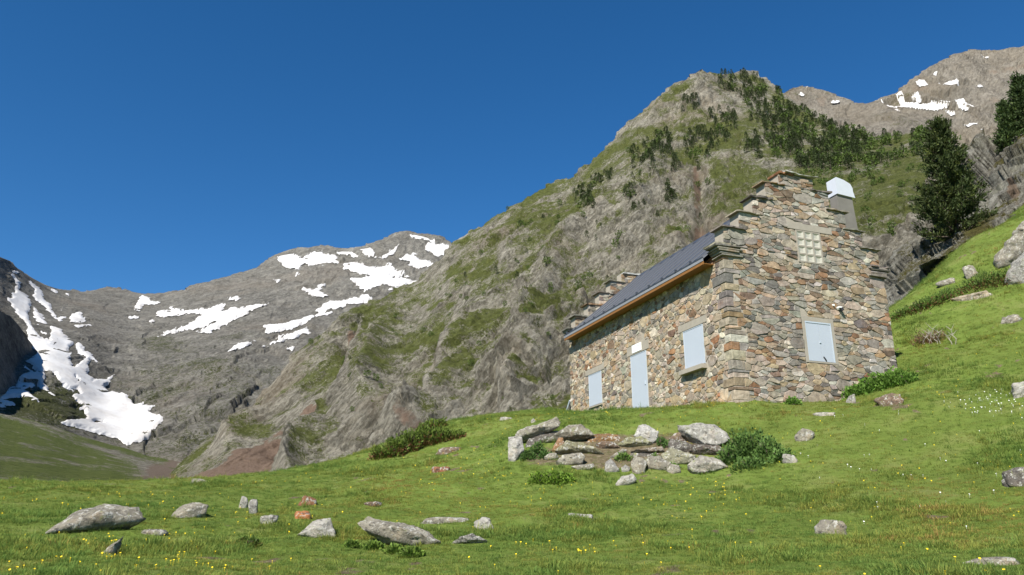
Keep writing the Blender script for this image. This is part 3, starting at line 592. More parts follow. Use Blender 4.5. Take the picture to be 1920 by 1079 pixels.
def stone_geo(pl, rr, gap=.006, h0=.010, h1=.034):
    """one stone: cut corners, tilted face, chamfered rim; (u,v,depth) vertices and faces"""
    c = np.mean(pl, 0); q = []
    for a, b in zip(pl, pl[1:] + pl[:1]):
        a, b = np.array(a), np.array(b); L = np.linalg.norm(b - a)
        if L < .03: q.append((a + b) / 2); continue
        t = min(.16, .022 / L); q += [a + (b - a) * t, b + (a - b) * t]
    q = [x + np.array([rr.uniform(-.008, .008), rr.uniform(-.008, .008)]) for x in q]; n = len(q); R0 = max(np.linalg.norm(x - c) for x in q)
    h = rr.uniform(h0, h1); tu, tv = rr.uniform(-.09, .09), rr.uniform(-.09, .09); v = []; f = []
    mean = np.mean([np.linalg.norm(x - c) for x in q])
    for k, (sh, dp) in enumerate(((gap * .3, -.03), (gap, h * .75), (gap + .016, h + .004))):
        for x in q:
            s = max(.3, 1 - sh / max(mean, .05)); w = c + (x - c) * s; e = w - c
            v.append((w[0], w[1], dp + (tu * e[0] + tv * e[1] + rr.uniform(-.006, .006) if k else 0)))
    for k in (0, 1):
        for j in range(n): f.append([k * n + j, k * n + (j + 1) % n, (k + 1) * n + (j + 1) % n, (k + 1) * n + j])
    f.append([2 * n + j for j in range(n)]); return v, f
class Masonry:
    """collects stones of one wall; the largest become parts, the rest one joined piece"""
    def __init__(s, parent, frame, keep): s.p, s.fr, s.keep, s.st = parent, frame, keep, []
    def add(s, v, f, col, size): s.st.append((size, [s.fr(*q) for q in v], f, col))
    def done(s):
        s.st.sort(key=lambda q: -q[0])
        for sz, v, f, c in s.st[:s.keep]: new_obj('stone', make_mesh('stone', v, f, False, c), s.p, m_wallstone)
        V, Fa, C = [], [], []
        for sz, v, f, c in s.st[s.keep:]:
            n = len(V); V += v; Fa += [[n + i for i in q] for q in f]; C += [c] * len(v)
        if V: o = new_obj('small_stones', make_mesh('small_stones', V, Fa, False, np.array(C)), s.p, m_wallstone); o['kind'] = 'stuff'
def chamfer_box(lo, hi, rr, c=.03, j=.015):
    lo, hi = np.array(lo), np.array(hi); v, f, idx = [], [], {}
    cor = {}
    for i in range(8): cor[i] = np.array([hi[k] if i >> k & 1 else lo[k] for k in range(3)]) + np.array([rr.uniform(-j, j) for _ in range(3)])
    for i in range(8):
        for k in range(3):
            q = cor[i].copy()
            for m in range(3):
                if m != k: q[m] += c * (-1 if i >> m & 1 else 1)
            idx[i, k] = len(v); v.append(tuple(q))
    for k in range(3):
        a, b = [m for m in range(3) if m != k]
        for side in (0, 1):
            L = [(side << k) | (p << a) | (q << b) for p, q in ((0, 0), (1, 0), (1, 1), (0, 1))]; f.append([idx[i, k] for i in L])
    for k in range(3):
        a, b = [m for m in range(3) if m != k]
        for p in (0, 1):
            for q in (0, 1):
                i0 = (p << a) | (q << b); i1 = i0 | (1 << k); f.append([idx[i0, a], idx[i1, a], idx[i1, b], idx[i0, b]])
    for i in range(8): f.append([idx[i, 0], idx[i, 1], idx[i, 2]])
    return v, f

LV = [(-.7, 5.12, 0, 6.5), (5.12, 5.75, .1, 6.4), (5.75, 6.37, .75, 5.78), (6.37, 7.0, 1.35, 5.15), (7.0, 7.63, 1.95, 4.55), (7.63, 8.05, 2.55, 3.95)]
def step_poly(lv):
    L = [(a, z) for z0, z1, a, b in lv for z in (z0, z1)]; Rr = [(b, z) for z0, z1, a, b in lv for z in (z0, z1)]
    return L + Rr[::-1]
long_rects = [(5.06, 6.27, -.7, 2.82), (1.38, 2.57, 1.54, 2.88), (8.74, 9.93, 1.40, 2.76), (1.15, 2.85, 2.88, 3.13), (8.45, 10.2, 2.76, 3.0), (4.85, 6.5, 2.82, 3.18), (1.3, 2.72, 1.37, 1.54), (8.7, 9.97, 1.33, 1.40)]
gab_rects = [(2.76, 4.05, 1.50, 3.04), (2.93, 4.0, 4.9, 6.05), (2.62, 4.5, 6.05, 6.30)]

# near gable
PALG = [(tuple(x * 1.0 for x in c), w) for c, w in PAL]
gw = MB().prism(step_poly(LV), 0, .5).build('gable_wall', m_mortar, hutr)
rr = random.Random(5); gm = Masonry(gw, lambda u, v, d: (u, -d, v), 165)
# corner stones shared by both walls
zc = -.5; i = 0; qrects_g, qrects_l = [], []
while zc < 4.72:
    h = rr.uniform(.1, .34); z1 = min(zc + h, 4.78); lg, ll = (rr.uniform(.3, .75), rr.uniform(.18, .34)) if rr.random() < .5 else (rr.uniform(.16, .36), rr.uniform(.3, .75))
    v, f = chamfer_box((-.022 - rr.uniform(0, .012), -.022 - rr.uniform(0, .012), zc + .008), (lg, ll, z1 - .006), rr, .012, .014)
    new_obj('corner_stone', make_mesh('corner_stone', v, f, False, pick(rr)), gw, m_wallstone)
    qrects_g.append((-.1, lg + .01, zc, z1)); qrects_l.append((-.1, ll + .01, zc, z1)); zc = z1; i += 1
def g_in(u, v): return any(z0 <= v < z1 and a <= u <= b for z0, z1, a, b in LV) and v > -.55
def g_lim(u, v, pl):
    out = []
    for k, (z0, z1, a, b) in enumerate(LV):
        if z0 <= v < z1:
            out += [(-1, 0, -(a - .02)), (1, 0, b + .02)]
            nx = LV[k + 1] if k + 1 < len(LV) else (0, 0, 99, 99)
            xs = [q[0] for q in pl]
            if not pl or min(xs) < nx[2] or max(xs) > nx[3]: out.append((0, 1, z1 - .01))
            if k and (not pl or min(q[1] for q in pl) < z0): out.append((0, -1, -z0))
    return out
for pl in rubble(g_in, (0, 6.5, -.55, 8.05), g_lim, gab_rects + qrects_g, 21, .11, .36, 20000, .52):
    v, f = stone_geo(pl, rr); gm.add(v, f, pick(rr, PALG), area(pl))
gm.done()
# thin slates corbelled out at both shoulders
for sx in (-1, 1):
    for k, z in enumerate(np.arange(4.74, 5.10, .075)):
        e = (.10 + .05 * k) * rr.uniform(.7, 1.15); x0, x1 = (-e, .5 + rr.uniform(0, .3)) if sx < 0 else (6.0 - rr.uniform(0, .3), 6.5 + e)
        v, f = chamfer_box((x0, -.06 - rr.uniform(0, .05), z), (x1, .5, z + rr.uniform(.055, .072)), rr, .015, .02)
        new_obj('corbel_slate', make_mesh('corbel_slate', v, f, False, pick(rr, [((.24, .225, .19), 3), ((.3, .29, .24), 2), ((.14, .13, .115), 2)])), gw, m_wallstone)
def slab(parent, x0, x1, y0, y1, z, th, rr, col, name='coping_slab'):
    n = 7; top, v, f = [], [], []
    pts = [(x0 + (x1 - x0) * i / n, y0 + rr.uniform(-.05, .05)) for i in range(n + 1)] + [(x1 - (x1 - x0) * i / n, y1 + rr.uniform(-.04, .04)) for i in range(n + 1)]
    m = len(pts); tl = rr.uniform(-.05, .05)
    for z_ in (0, 1):
        for x, y in pts: v.append((x + rr.uniform(-.03, .03), y, z + z_ * th + tl * (x - x0) * z_ + rr.uniform(-.012, .012)))
    f = [list(range(m - 1, -1, -1)), list(range(m, 2 * m))] + [[j, (j + 1) % m, m + (j + 1) % m, m + j] for j in range(m)]
    return new_obj(name, make_mesh(name, v, f, False, col), parent, m_wallstone)
SL = [((.20, .19, .165), 3), ((.26, .25, .20), 3), ((.14, .13, .12), 2), ((.25, .18, .12), 1)]
def copings(parent, lv, y0, y1, rr):
    for k in range(len(lv) - 1):
        z = lv[k][1]
        slab(parent, lv[k][2] - (.34 if k == 0 else .13), lv[k + 1][2] + .06 + (.35 if k == 0 else 0.1), y0, y1, z - .015, rr.uniform(.04, .062), rr, pick(rr, SL))
        slab(parent, lv[k + 1][3] - .06 - (.35 if k == 0 else 0.1), lv[k][3] + (.34 if k == 0 else .13), y0, y1, z - .015, rr.uniform(.04, .062), rr, pick(rr, SL))
copings(gw, LV, -.085, .54, rr)
slab(gw, 2.5, 3.1, -.08, .5, 8.04, .07, rr, (.2, .1, .05)); slab(gw, 2.75, 4.05, -.14, .56, 8.10, .05, rr, (.42, .43, .42))
# upper glass block vent, 3 by 4
vt = MB(); x0, x1, z0, z1 = 2.97, 3.95, 4.93, 6.03
for i in range(4): xx = x0 + (x1 - x0) * i / 3; vt.box((xx - .022, -.035, z0), (xx + .022, .0, z1))
for j in range(5): zz = z0 + (z1 - z0) * j / 4; vt.box((x0 - .02, -.031, zz - .022), (x1 + .02, -.001, zz + .022))
vent = vt.build('vent_window', m_concrete, gw)
for i in range(3):
    for j in range(4):
        a, b = x0 + (x1 - x0) * i / 3 + .03, x0 + (x1 - x0) * (i + 1) / 3 - .03; c, d = z0 + (z1 - z0) * j / 4 + .03, z0 + (z1 - z0) * (j + 1) / 4 - .03
        m = MB(); mx, mz = (a + b) / 2, (c + d) / 2; m.v = [Vector(q) for q in ((a, -.028, c), (b, -.028, c), (b, -.028, d), (a, -.028, d), (mx - .05, -.002, mz - .06), (mx + .05, -.002, mz - .06), (mx + .05, -.002, mz + .06), (mx - .05, -.002, mz + .06))]
        m.f = [[0, 1, 5, 4], [1, 2, 6, 5], [2, 3, 7, 6], [3, 0, 4, 7], [4, 5, 6, 7]]; m.build('glass_block', m_glassblock, vent)
MB().box((2.62, -.04, 6.06), (4.48, .02, 6.29)).build('lintel', m_concrete, gw)
# gable shutter with its rendered surround
sm = MB(); sm.box((2.77, -.03, 2.88), (4.04, .02, 3.03)).box((2.77, -.029, 1.52), (2.885, .02, 2.88)).box((3.925, -.029, 1.52), (4.04, .02, 2.88)).box((2.885, -.028, 1.52), (3.925, .02, 1.57)); sm.build('window_surround', m_concrete, gw)
gs = MB().box((2.895, -.02, 1.58), (3.40, .01, 2.87)).box((3.406, -.02, 1.58), (3.915, .01, 2.87)).build('shutter', m_shutter, gw)
fr = MB(); fr.box((2.885, -.034, 2.83), (3.925, -.021, 2.878)).box((2.886, -.033, 1.572), (2.915, -.021, 2.829)).box((3.895, -.033, 1.572), (3.924, -.021, 2.829)); fr.build('frame', m_edge, gs)
MB().box((3.38, -.045, 2.18), (3.43, -.021, 2.23)).build('lock', m_edge, gs)
MB().tube([(3.47, -.03, 1.74), (3.52, -.05, 1.66), (3.57, -.03, 1.6)], [.018] * 3).build('handle', m_black, gs)
# wall lamp
lm = MB().tube([(4.32, .0, 3.42), (4.32, -.09, 3.42)], [.04, .04], 8).box((4.27, -.14, 3.43), (4.40, -.02, 3.475)).build('wall_lamp', m_white, gw)
MB().tube([(4.37, -.11, 3.43), (4.40, -.13, 3.34)], [.05, .06], 10).build('lamp_shadow', m_black, lm)  # black tube standing for the shadow the lamp casts on the wall
MB().tube([(4.12, .0, 3.52), (4.12, -.08, 3.52)], [.04, .035], 8).build('bulb', m_white, lm)

# long wall with door and two shuttered windows
lw = MB().box((0, .5, -.7), (.5, 11.3, 4.9)).build('long_wall', m_mortar, hutr)
lmz = Masonry(lw, lambda u, v, d: (-d, u, v), 135); rr = random.Random(9)
def l_lim(u, v, pl): return [(1, 0, 11.82), (0, 1, 4.9), (-1, 0, -.02)]
PALL = [((c[0] * 1.12, c[1] * 1.09, c[2] * 1.02), w * (1.7 if sum(c) > .8 else 1)) for c, w in PAL]
for pl in rubble(lambda u, v: True, (0.02, 11.8, -.4, 4.9), l_lim, long_rects + qrects_l, 33, .11, .36, 20000, .66):
    v, f = stone_geo(pl, rr, .014, .006, .022); lmz.add(v, [q[::-1] for q in f], pick(rr, PALL), area(pl))
lmz.done()
def opening(y0, y1, z0, z1, name):
    o = MB().box((-.02, y0 + .012, z0 + .012), (.01, y1 - .012, z1 - .012)).build(name, m_shutter, lw)
    f = MB(); f.box((-.03, y0, z1 - .022), (.0, y1, z1)).box((-.029, y0, z0), (.0, y0 + .02, z1 - .022)).box((-.029, y1 - .02, z0), (.0, y1, z1 - .022)); f.build('frame', m_edge, o)
    return o
dr = opening(5.09, 6.24, .1, 2.79, 'door'); MB().box((-.05, 5.2, 1.55), (-.02, 5.25, 1.68)).build('lock', m_edge, dr)
opening(1.40, 2.55, 1.56, 2.86, 'shutter'); opening(8.76, 9.91, 1.42, 2.74, 'shutter')
for y0, y1, z0, z1 in ((1.17, 2.83, 2.885, 3.12), (8.47, 10.18, 2.765, 2.99), (4.87, 6.48, 2.825, 3.17)): MB().box((-.028, y0, z0), (.02, y1, z1)).build('lintel', m_concrete, lw)
MB().box((-.2, 1.33, 1.39), (.02, 2.70, 1.53)).build('sill', m_concrete, lw); MB().box((-.07, 8.72, 1.345), (.02, 9.95, 1.40)).build('sill', m_concrete, lw)
sg = MB().box((-.045, 5.36, 2.87), (-.029, 6.06, 3.17)).build('sign_board', m_white, lw)
tx = MB()                                     # two worn lines of lettering, too faded to read
for (ya, yb, zz, hh) in ((5.72, 5.98, 3.075, .05), (5.42, 5.68, 3.075, .055), (5.84, 5.98, 2.955, .04), (5.44, 5.80, 2.955, .042)):
    yy = ya
    while yy < yb - .03:
        wv = rr.uniform(.025, .045); tx.box((-.048, yy, zz - hh / 2), (-.0445, yy + .011, zz + hh / 2))
        tx.box((-.0475, yy + .011, zz + rr.choice([-.5, 0, .4]) * hh * .8), (-.0445, yy + wv, zz + rr.choice([-.5, 0, .4]) * hh * .8 + .011)) if rr.random() < .0 else tx.box((-.0475, yy + .012, zz + hh * rr.choice([-.45, -.1, .25])), (-.0445, yy + wv, zz + hh * .0 + hh * rr.choice([.3, .45])))
        yy += wv + .018
tx.build('lettering', m_ink, sg)

# far gable and rear wall
FL = [(z0, z1 + (.0), a, b) for z0, z1, a, b in LV]
fg = MB().prism(step_poly(FL), 11.3, 11.8).build('gable_wall', m_mortar, hutr)
fm = Masonry(fg, lambda u, v, d: (u, 11.3 - d, v), 0)
def f_in(u, v): return g_in(u, v) and v > 4.55 + .86 * (u + .42) and u < 3.6
for pl in rubble(f_in, (0, 3.6, 4.9, 8.05), g_lim, [], 44, .13, .26, 2500): v, f = stone_geo(pl, rr); fm.add(v, f, pick(rr), area(pl))
fm.done(); copings(fg, FL, 11.2, 11.9, rr); slab(fg, 2.6, 4.0, 11.2, 11.9, 8.06, .06, rr, (.40, .41, .40))
for z, e in ((4.78, .15), (4.9, .25), (5.02, .3)): slab(fg, -e, .5, 11.25, 11.85, z, .09, rr, pick(rr, SL), 'corbel_slate')
MB().box((6.0, .5, -.7), (6.5, 11.3, 4.9)).build('rear_wall', m_mortar, hutr)

# roof: two ribbed slopes
def slope_poly():
    pr = [(.5, -.03)]; yv = .5
    while yv < 10.8:
        pr += [(yv + .02, .0), (yv + .2, .0), (yv + .25, .006), (yv + .31, .006), (yv + .36, 0.)]; yv += .56
    return pr + [(11.3, 0), (11.3, -.03)]
prof = slope_poly(); EX, EZ, RX, RZ = -.42, 4.80, 3.25, 7.90
rl = math.hypot(RX - EX, RZ - EZ); ux, uz = (RX - EX) / rl, (RZ - EZ) / rl
def roof_side(mirror):
    v = []; n = len(prof)
    for t in (0, rl):
        for yv, h in prof: x, z = EX + ux * t - uz * h, EZ + uz * t + ux * h; v.append((6.5 - x if mirror else x, yv, z))
    f = [[j, (j + 1) % n, n + (j + 1) % n, n + j] for j in range(n)] + [list(range(n))[::-1], list(range(n, 2 * n))]
    return v, f
rf = None
for mir in (0, 1):
    v, f = roof_side(mir); o = new_obj('roof_slope', make_mesh('roof_slope', v, f), hutr, m_roof)
    if not mir: rf = o
for i in range(12):                             # raised seams, eave to ridge
    yv = .5 + .42 + i * .88; m = MB()
    for t_ in (.02, rl - .12):
        for dy, h in ((-.13, -.005), (.13, -.005), (.09, .05), (-.09, .05)): m.v.append(Vector((EX + ux * t_ - uz * h, yv + dy, EZ + uz * t_ + ux * h)))
    m.f = [[0, 1, 2, 3], [7, 6, 5, 4]] + [[j, j + 4, (j + 1) % 4 + 4, (j + 1) % 4] for j in range(4)]; m.build('roof_seam', m_trim, rf)
rc = MB(); rc.v = [Vector(q) for y in (.5, 11.3) for q in ((RX - .22, y, RZ - .16), (RX, y, RZ + .055), (RX + .22, y, RZ - .16), (RX, y, RZ + .03))]
rc.f = [[0, 1, 5, 4], [1, 2, 6, 5], [2, 3, 7, 6], [3, 0, 4, 7], [0, 3, 2, 1], [4, 5, 6, 7]]; rc.build('ridge_cap', m_trim, rf)
MB().box((-.455, .5, 4.785), (-.405, 11.42, 4.83)).build('eave_trim', m_trim, rf)
MB().box((-.445, .5, 4.68), (-.412, 11.41, 4.784)).build('eave_flashing', m_gutterface, rf)
MB().box((-.43, .5, 4.575), (-.395, 11.40, 4.679)).build('fascia_board', m_wood, rf)
MB().box((-.394, .5, 4.60), (.0, 11.3, 4.62)).build('soffit_board', m_wood, rf)
for i in range(12):
    yv = 1.2 + i * .9
    MB().box((-.47, yv - .03, 4.80), (-.40, yv + .03, 4.90)).build('snow_guard', m_trim, rf)
# chimney with sheet metal cowl
ch = MB(); ch.v = [Vector(q) for q in ((5.44, .52, 4.9), (6.34, .52, 4.9), (6.34, .92, 4.9), (5.44, .92, 4.9), (5.50, .53, 8.0), (6.18, .53, 8.0), (6.18, .88, 8.0), (5.50, .88, 8.0))]
ch.f = [[3, 2, 1, 0], [4, 5, 6, 7], [0, 1, 5, 4], [1, 2, 6, 5], [2, 3, 7, 6], [3, 0, 4, 7]]; cho = ch.build('chimney', m_chimney, hutr)
pl = [(5.47, 7.98), (5.47, 8.60), (5.52, 8.64), (5.86, 8.58), (6.14, 8.46), (6.22, 8.30), (6.22, 8.16), (6.28, 7.93)]
MB().prism(pl, .47, .92).build('cowl', m_zinc, cho)
pipe = MB().tube([hut(12.75, -.05, .9), hut(11.86, -.02, 2.0)], [.035, .035]); tag(pipe.build('metal_pole', m_edge), 'grey metal pole leaning on the far end of the hut', 'pole')
bd = MB(); q = [hut(12.45, .12, .8), hut(11.88, .10, .8), hut(11.86, .08, 2.0), hut(12.12, .09, 2.0)]; th = HB * .04
bd.v = [Vector(p) for p in q] + [Vector(p + th) for p in q]; bd.f = [[0, 1, 2, 3], [7, 6, 5, 4], [0, 4, 5, 1], [1, 5, 6, 2], [2, 6, 7, 3], [3, 7, 4, 0]]
tag(bd.build('dark_board', m_black), 'dark board propped against the far end of the hut', 'board')
# ------------------------------------------------------------------ loose rocks
_ico = {}
def ico(n):
    if n in _ico: return _ico[n]
    import bmesh
    b = bmesh.new(); bmesh.ops.create_icosphere(b, subdivisions=n, radius=1); b.verts.ensure_lookup_table()
    v = np.array([q.co[:] for q in b.verts]); f = np.array([[w.index for w in q.verts] for q in b.faces]); b.free(); _ico[n] = (v, f); return _ico[n]
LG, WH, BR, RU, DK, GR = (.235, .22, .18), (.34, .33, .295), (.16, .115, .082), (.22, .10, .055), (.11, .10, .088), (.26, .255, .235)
def rock(label, x0, y0, x1, y1, col, tilt=0, dep=.7, seed=1, name='rock', group=None, sub=4, flat=0., sink=.35, back=0.):
    g = gpt((x0 + x1) / 2, y1); d = math.hypot(g[0], g[1]); rd = ray((x0 + x1) / 2, y1)
    w = (x1 - x0) * d / F * .5; h = (y1 - y0) * d / F; dp = w * dep; h *= .82 if h < .9 * w else 1.08; w *= 1.06; hz = (h * (1 + sink) + .04) * .5
    rr = np.random.default_rng(seed); v, f = ico(sub)
    ns = [(1, 0, 0), (-1, 0, 0), (0, 1, 0), (0, -1, 0), (0, 0, 1), (0, 0, -1)]; ds = list(rr.uniform(.86, 1.0, 6))
    for q in rr.normal(size=(7, 3)): q /= np.linalg.norm(q); ns.append(q); ds.append(rr.uniform(.68, 1.05))
    ns = np.array(ns, float); ns[:6] += rr.normal(size=(6, 3)) * .16; ns /= np.linalg.norm(ns, axis=1)[:, None]
    dot = v @ ns.T; rad = np.where(dot > .02, np.array(ds) / np.maximum(dot, .02), 9).min(1); rad = np.minimum(rad, 1.45)
    p = v * rad[:, None]; p /= np.abs(p).max(0)
    p = p + v * (.06 * fbm(p * 1.4 + seed, 3) + .10 * facets(p * [1.7, 1.7, 4.5] + seed, 1.3) + .05 * facets(p * [4, 4, 9] + seed, 1.3) + .02 * pn(p * 11))[:, None]
    p = p * [w, dp, hz]; t = math.radians(tilt); c, s_ = math.cos(t), math.sin(t)
    p = np.stack([p[:, 0] * c - p[:, 2] * s_, p[:, 1], p[:, 0] * s_ + p[:, 2] * c], 1)
    yaw = -math.atan2(rd[0], rd[1]); cy, sy = math.cos(yaw), math.sin(yaw)
    p = np.stack([p[:, 0] * cy - p[:, 1] * sy, p[:, 0] * sy + p[:, 1] * cy, p[:, 2]], 1)
    cen = g + np.array([rd[0], rd[1], 0]) * (dp * .8 + back); z = g[2] + h - hz
    cc = np.array(col) * rr.uniform(.9, 1.1)
    o = new_obj(name, make_mesh(name, p, f, True, cc), None, m_rock); o.location = (cen[0], cen[1], z)
    return tag(o, label, 'rock', group)
RK = 'loose rocks lying in the meadow'; PK = 'tumbled rocks of the pile below the hut'
rock('small dark-sided grey stone touching an equally small stone', 466, 940, 482, 964, GR, 8, .8, 5, 'stone', RK, 3)
rock('small pale stone leaning beside a dark-sided stone', 449, 936, 464, 954, WH, -10, .8, 6, 'stone', RK, 3)
rock('little rounded white-grey stone in short grass', 488, 968, 516, 984, WH, -8, .8, 7, 'stone', RK, 3)
rock('dark reddish-brown rock half sunk in grass', 557, 932, 594, 950, RU, 0, .8, 8, 'rock', RK, 3)
rock('flat bright orange-brown stone below the reddish rock', 553, 959, 580, 973, (.36, .15, .06), 0, .9, 9, 'stone', RK, 3)
rock('thin flat pale stone flush with the turf near the long slab', 260, 991, 306, 1003, LG, 4, .9, 14, 'stone', RK, 3)
rock('long thin grey stone flush with the grass above the humped boulder', 793, 967, 888, 981, LG, 3, .45, 16, 'stone', RK, 3)
rock('small upright pale stone near the humped boulder', 893, 974, 922, 994, WH, 25, .7, 17, 'stone', RK, 3)
rock('rounded reddish stone below the dark juniper', 808, 872, 844, 886, RU, 3, .8, 19, 'stone', RK, 3)
rock('flat tan stone flush with the turf in the middle of the meadow', 684, 939, 720, 951, BR, 0, .9, 20, 'stone', RK, 3)
rock('grey slab lying flat in the turf below the hut gable', 1533, 979, 1582, 1002, LG, -14, .8, 21, 'stone', RK, 3)
rock('grey ledge with rusty top jutting from the meadow bank', 1882, 886, 1935, 912, DK, 0, .8, 22, 'rock', RK)
rock('long pale stone barely showing in the lower grass', 1822, 1045, 1897, 1061, LG, 0, .6, 23, 'stone', RK, 3)
rock('pale block in the grass beyond the nettle clump', 1494, 803, 1524, 827, LG, -6, .8, 24, 'stone', RK, 3)
rock('flat whitish slab in grass under the gable wall', 1528, 769, 1568, 780, WH, 3, .7, 25, 'stone', RK, 3)
rock('brown hump of rock at the foot of the gable corner', 1648, 737, 1694, 760, BR, 14, .8, 26, 'rock', RK)
rock('bright white boulder among the white flowers', 1896, 719, 1945, 745, WH, 10, .8, 27, 'boulder', RK)
rock('flat pale stone on the far crest of the meadow', 358, 896, 386, 907, LG, 0, .8, 29, 'stone', RK, 3)
rock('long flat tan slab on the grassy bank above the hut', 1796, 542, 1862, 562, (.34, .29, .22), 2, .6, 30, 'slab', RK)
rock('small whitish stone at the edge of the nettle clump', 1468, 855, 1496, 870, WH, -18, .8, 31, 'stone', RK, 3)
rock('flat brown slab in the grass beside the dark juniper', 820, 833, 868, 850, BR, 8, .7, 32, 'slab', RK, 3)
rock('upright pale stone high on the grassy bank', 1812, 500, 1832, 522, LG, 10, .8, 33, 'stone', RK, 3)
rock('flat pale slab high on the grassy bank below the pine', 1762, 520, 1792, 535, LG, 14, .8, 34, 'slab', RK, 3)
rock('grey stone on the open bank below the tan slab', 1880, 592, 1910, 607, LG, 10, .8, 35, 'stone', RK, 3)
rock('thin white stone sliver in the middle of the meadow', 1068, 962, 1112, 971, WH, -6, .3, 36, 'stone', RK, 3)
rock('flat pale stone on the grass crest left of the hut', 936, 779, 960, 788, WH, -8, .8, 37, 'stone', RK, 3)
rock('small pale stone on the crest near the flat one', 995, 785, 1005, 793, WH, 0, .8, 38, 'stone', RK, 3)
rock('small grey stone by the plants at the gable corner', 1588, 742, 1604, 757, GR, 0, .8, 39, 'stone', RK, 3)
# rocks with an outline of their own: hull through the seen edge, a sunk foot and a back set into the bank
import bmesh
def rock_poly(label, pts, zf, col, depth=.8, name='rock', group=None, under=0., seed=1, bury=.25, recede=.55, back=0., tips=()):
    P2 = np.array([(zf[0] + x * zf[2], zf[1] + y * zf[2]) for x, y in pts]); c0 = P2.mean(0); ym0 = P2[:, 1].max(); P2 = c0 + (P2 - c0) * ([1.08, 1.12] if group == PK else [1.03, 1.03]); P2[:, 1] += ym0 - P2[:, 1].max() + 1; rr = np.random.default_rng(seed)
    ym = P2[:, 1].max(); xm = P2[:, 0].mean(); g = gpt(xm, ym); d = math.hypot(g[0], g[1]) + back - .08
    hgt = (ym - P2[:, 1]) * d / F; W_ = np.ptp(P2[:, 0]) * d / F; H_ = max(hgt.max(), .05); sz = math.sqrt(W_ * H_)
    off = recede * hgt + rr.uniform(-.05, .05, len(P2)) * sz
    off = off + under * sz * np.clip(1 - hgt / H_ * 1.6, 0, 1)
    for k in tips: off[k] += .8 * sz
    Fp = at(P2[:, 0], P2[:, 1], d + off); C = Fp.mean(0); fw = ray(xm, ym) * [1, 1, 0]
    B = C + (Fp - C) * rr.uniform(.6, .85, (len(Fp), 1)) + fw * depth * W_ * .8
    low = Fp[hgt < .45 * H_]; low = low + fw * .12 * W_ - np.array([0, 0, bury * (.5 * H_ + .15)]); low2 = low + fw * depth * W_ * .6
    bul = C + np.array([0, 0, .12 * H_]) - fw * (.22 * sz); bul2 = C + (Fp[np.argmin(P2[:, 0])] - C) * .35 - fw * .16 * sz; bul3 = C + (Fp[np.argmax(P2[:, 0])] - C) * .35 - fw * .14 * sz
    A = np.concatenate([Fp, B, low, low2, [bul, bul2, bul3]])
    bm = bmesh.new()
    for q in A - C: bm.verts.new(q)
    r = bmesh.ops.convex_hull(bm, input=bm.verts); bmesh.ops.delete(bm, geom=[v for v in bm.verts if not v.link_faces], context='VERTS')
    tgt = max(.03, W_ / 26)
    for _ in range(6):
        e = [x for x in bm.edges if x.calc_length() > tgt * 1.5]
        if not e or len(bm.verts) > 9000: break
        bmesh.ops.subdivide_edges(bm, edges=e, cuts=1); bmesh.ops.triangulate(bm, faces=bm.faces)
    bm.normal_update(); v = np.array([x.co[:] for x in bm.verts]); n = np.array([x.normal[:] for x in bm.verts]); bm.verts.index_update()
    f = np.array([[w.index for w in x.verts] for x in bm.faces]); bm.free()
    q = v / sz; dsp = .03 * fbm(q * 1.8 + seed, 3) + .032 * facets(q * [1.6, 1.6, 5.] + seed, 1.2) + .022 * facets(q * [4, 4, 10.] + seed, 1.3) + .012 * pn(q * 14)
    v = v + n * (dsp * sz)[:, None]
    o = new_obj(name, make_mesh(name, v, f, True, np.array(col) * rr.uniform(.92, 1.08)), None, m_rock); o.location = C
    return tag(o, label, 'rock', group)
Z5, Z6, Z7, Z3 = (940, 770, .125), (1140, 770, .1354), (0, 880, .34375), (660, 760, .3958)
rock_poly('long pale lichen slab rising from the grass, largest rock of the lower meadow', [(265, 340), (360, 270), (450, 220), (570, 190), (660, 205), (750, 210), (790, 270), (700, 290), (600, 290), (480, 320), (330, 338)], Z7, LG, .35, 'boulder', RK, 0, 3, .3, 1.1)
rock_poly('low grey mound of rock beside the long pale slab', [(940, 240), (980, 205), (1050, 178), (1130, 195), (1120, 240), (1040, 262), (960, 265)], Z7, LG, .7, 'boulder', RK, 0, 4)
rock_poly('pale grey block with a shaded flank and a low toe', [(1620, 355), (1690, 310), (1730, 275), (1800, 272), (1825, 330), (1825, 370), (1720, 366)], Z7, WH, .6, 'boulder', RK, 0, 5)
rock_poly('narrow light stone slanting up through the grass', [(560, 462), (600, 420), (640, 390), (675, 362), (668, 402), (625, 455), (590, 468)], Z7, LG, .3, 'stone', RK, 0, 6)
rock_poly('long humped lichen boulder sloping down to one side', [(35, 560), (80, 530), (160, 555), (220, 575), (290, 570), (360, 600), (420, 650), (370, 665), (270, 655), (160, 625), (60, 592)], Z3, LG, .4, 'boulder', RK, 0., 7, .25, .8)
rock_poly('low dark-fronted rock beside the humped boulder', [(460, 660), (510, 625), (570, 610), (640, 640), (560, 662)], Z3, GR, .5, 'rock', RK, .7, 8)
PK = 'tumbled rocks of the pile below the hut'
def P5(l, p, c, **k): return rock_poly(l, p, Z5, c, group=PK, **k)
def P6(l, p, c, **k): return rock_poly(l, p, Z6, c, group=PK, **k)
P5('bright white stone standing upright at the end of the pile', [(115, 430), (300, 425), (335, 590), (290, 640), (200, 745), (110, 700), (140, 560)], (.38, .37, .34), seed=11, depth=.5)
P5('long tilted slab leaning up across the end of the pile', [(205, 420), (270, 320), (550, 240), (800, 135), (860, 200), (850, 255), (640, 310), (470, 430), (370, 500), (330, 470)], LG, seed=12, depth=.35, name='slab', under=.35, bury=.05, recede=.3)
P5('flat grey slab wedged under the long tilted slab', [(560, 330), (830, 308), (875, 330), (800, 372), (590, 385)], GR, seed=13, name='slab', under=.5, bury=.1)
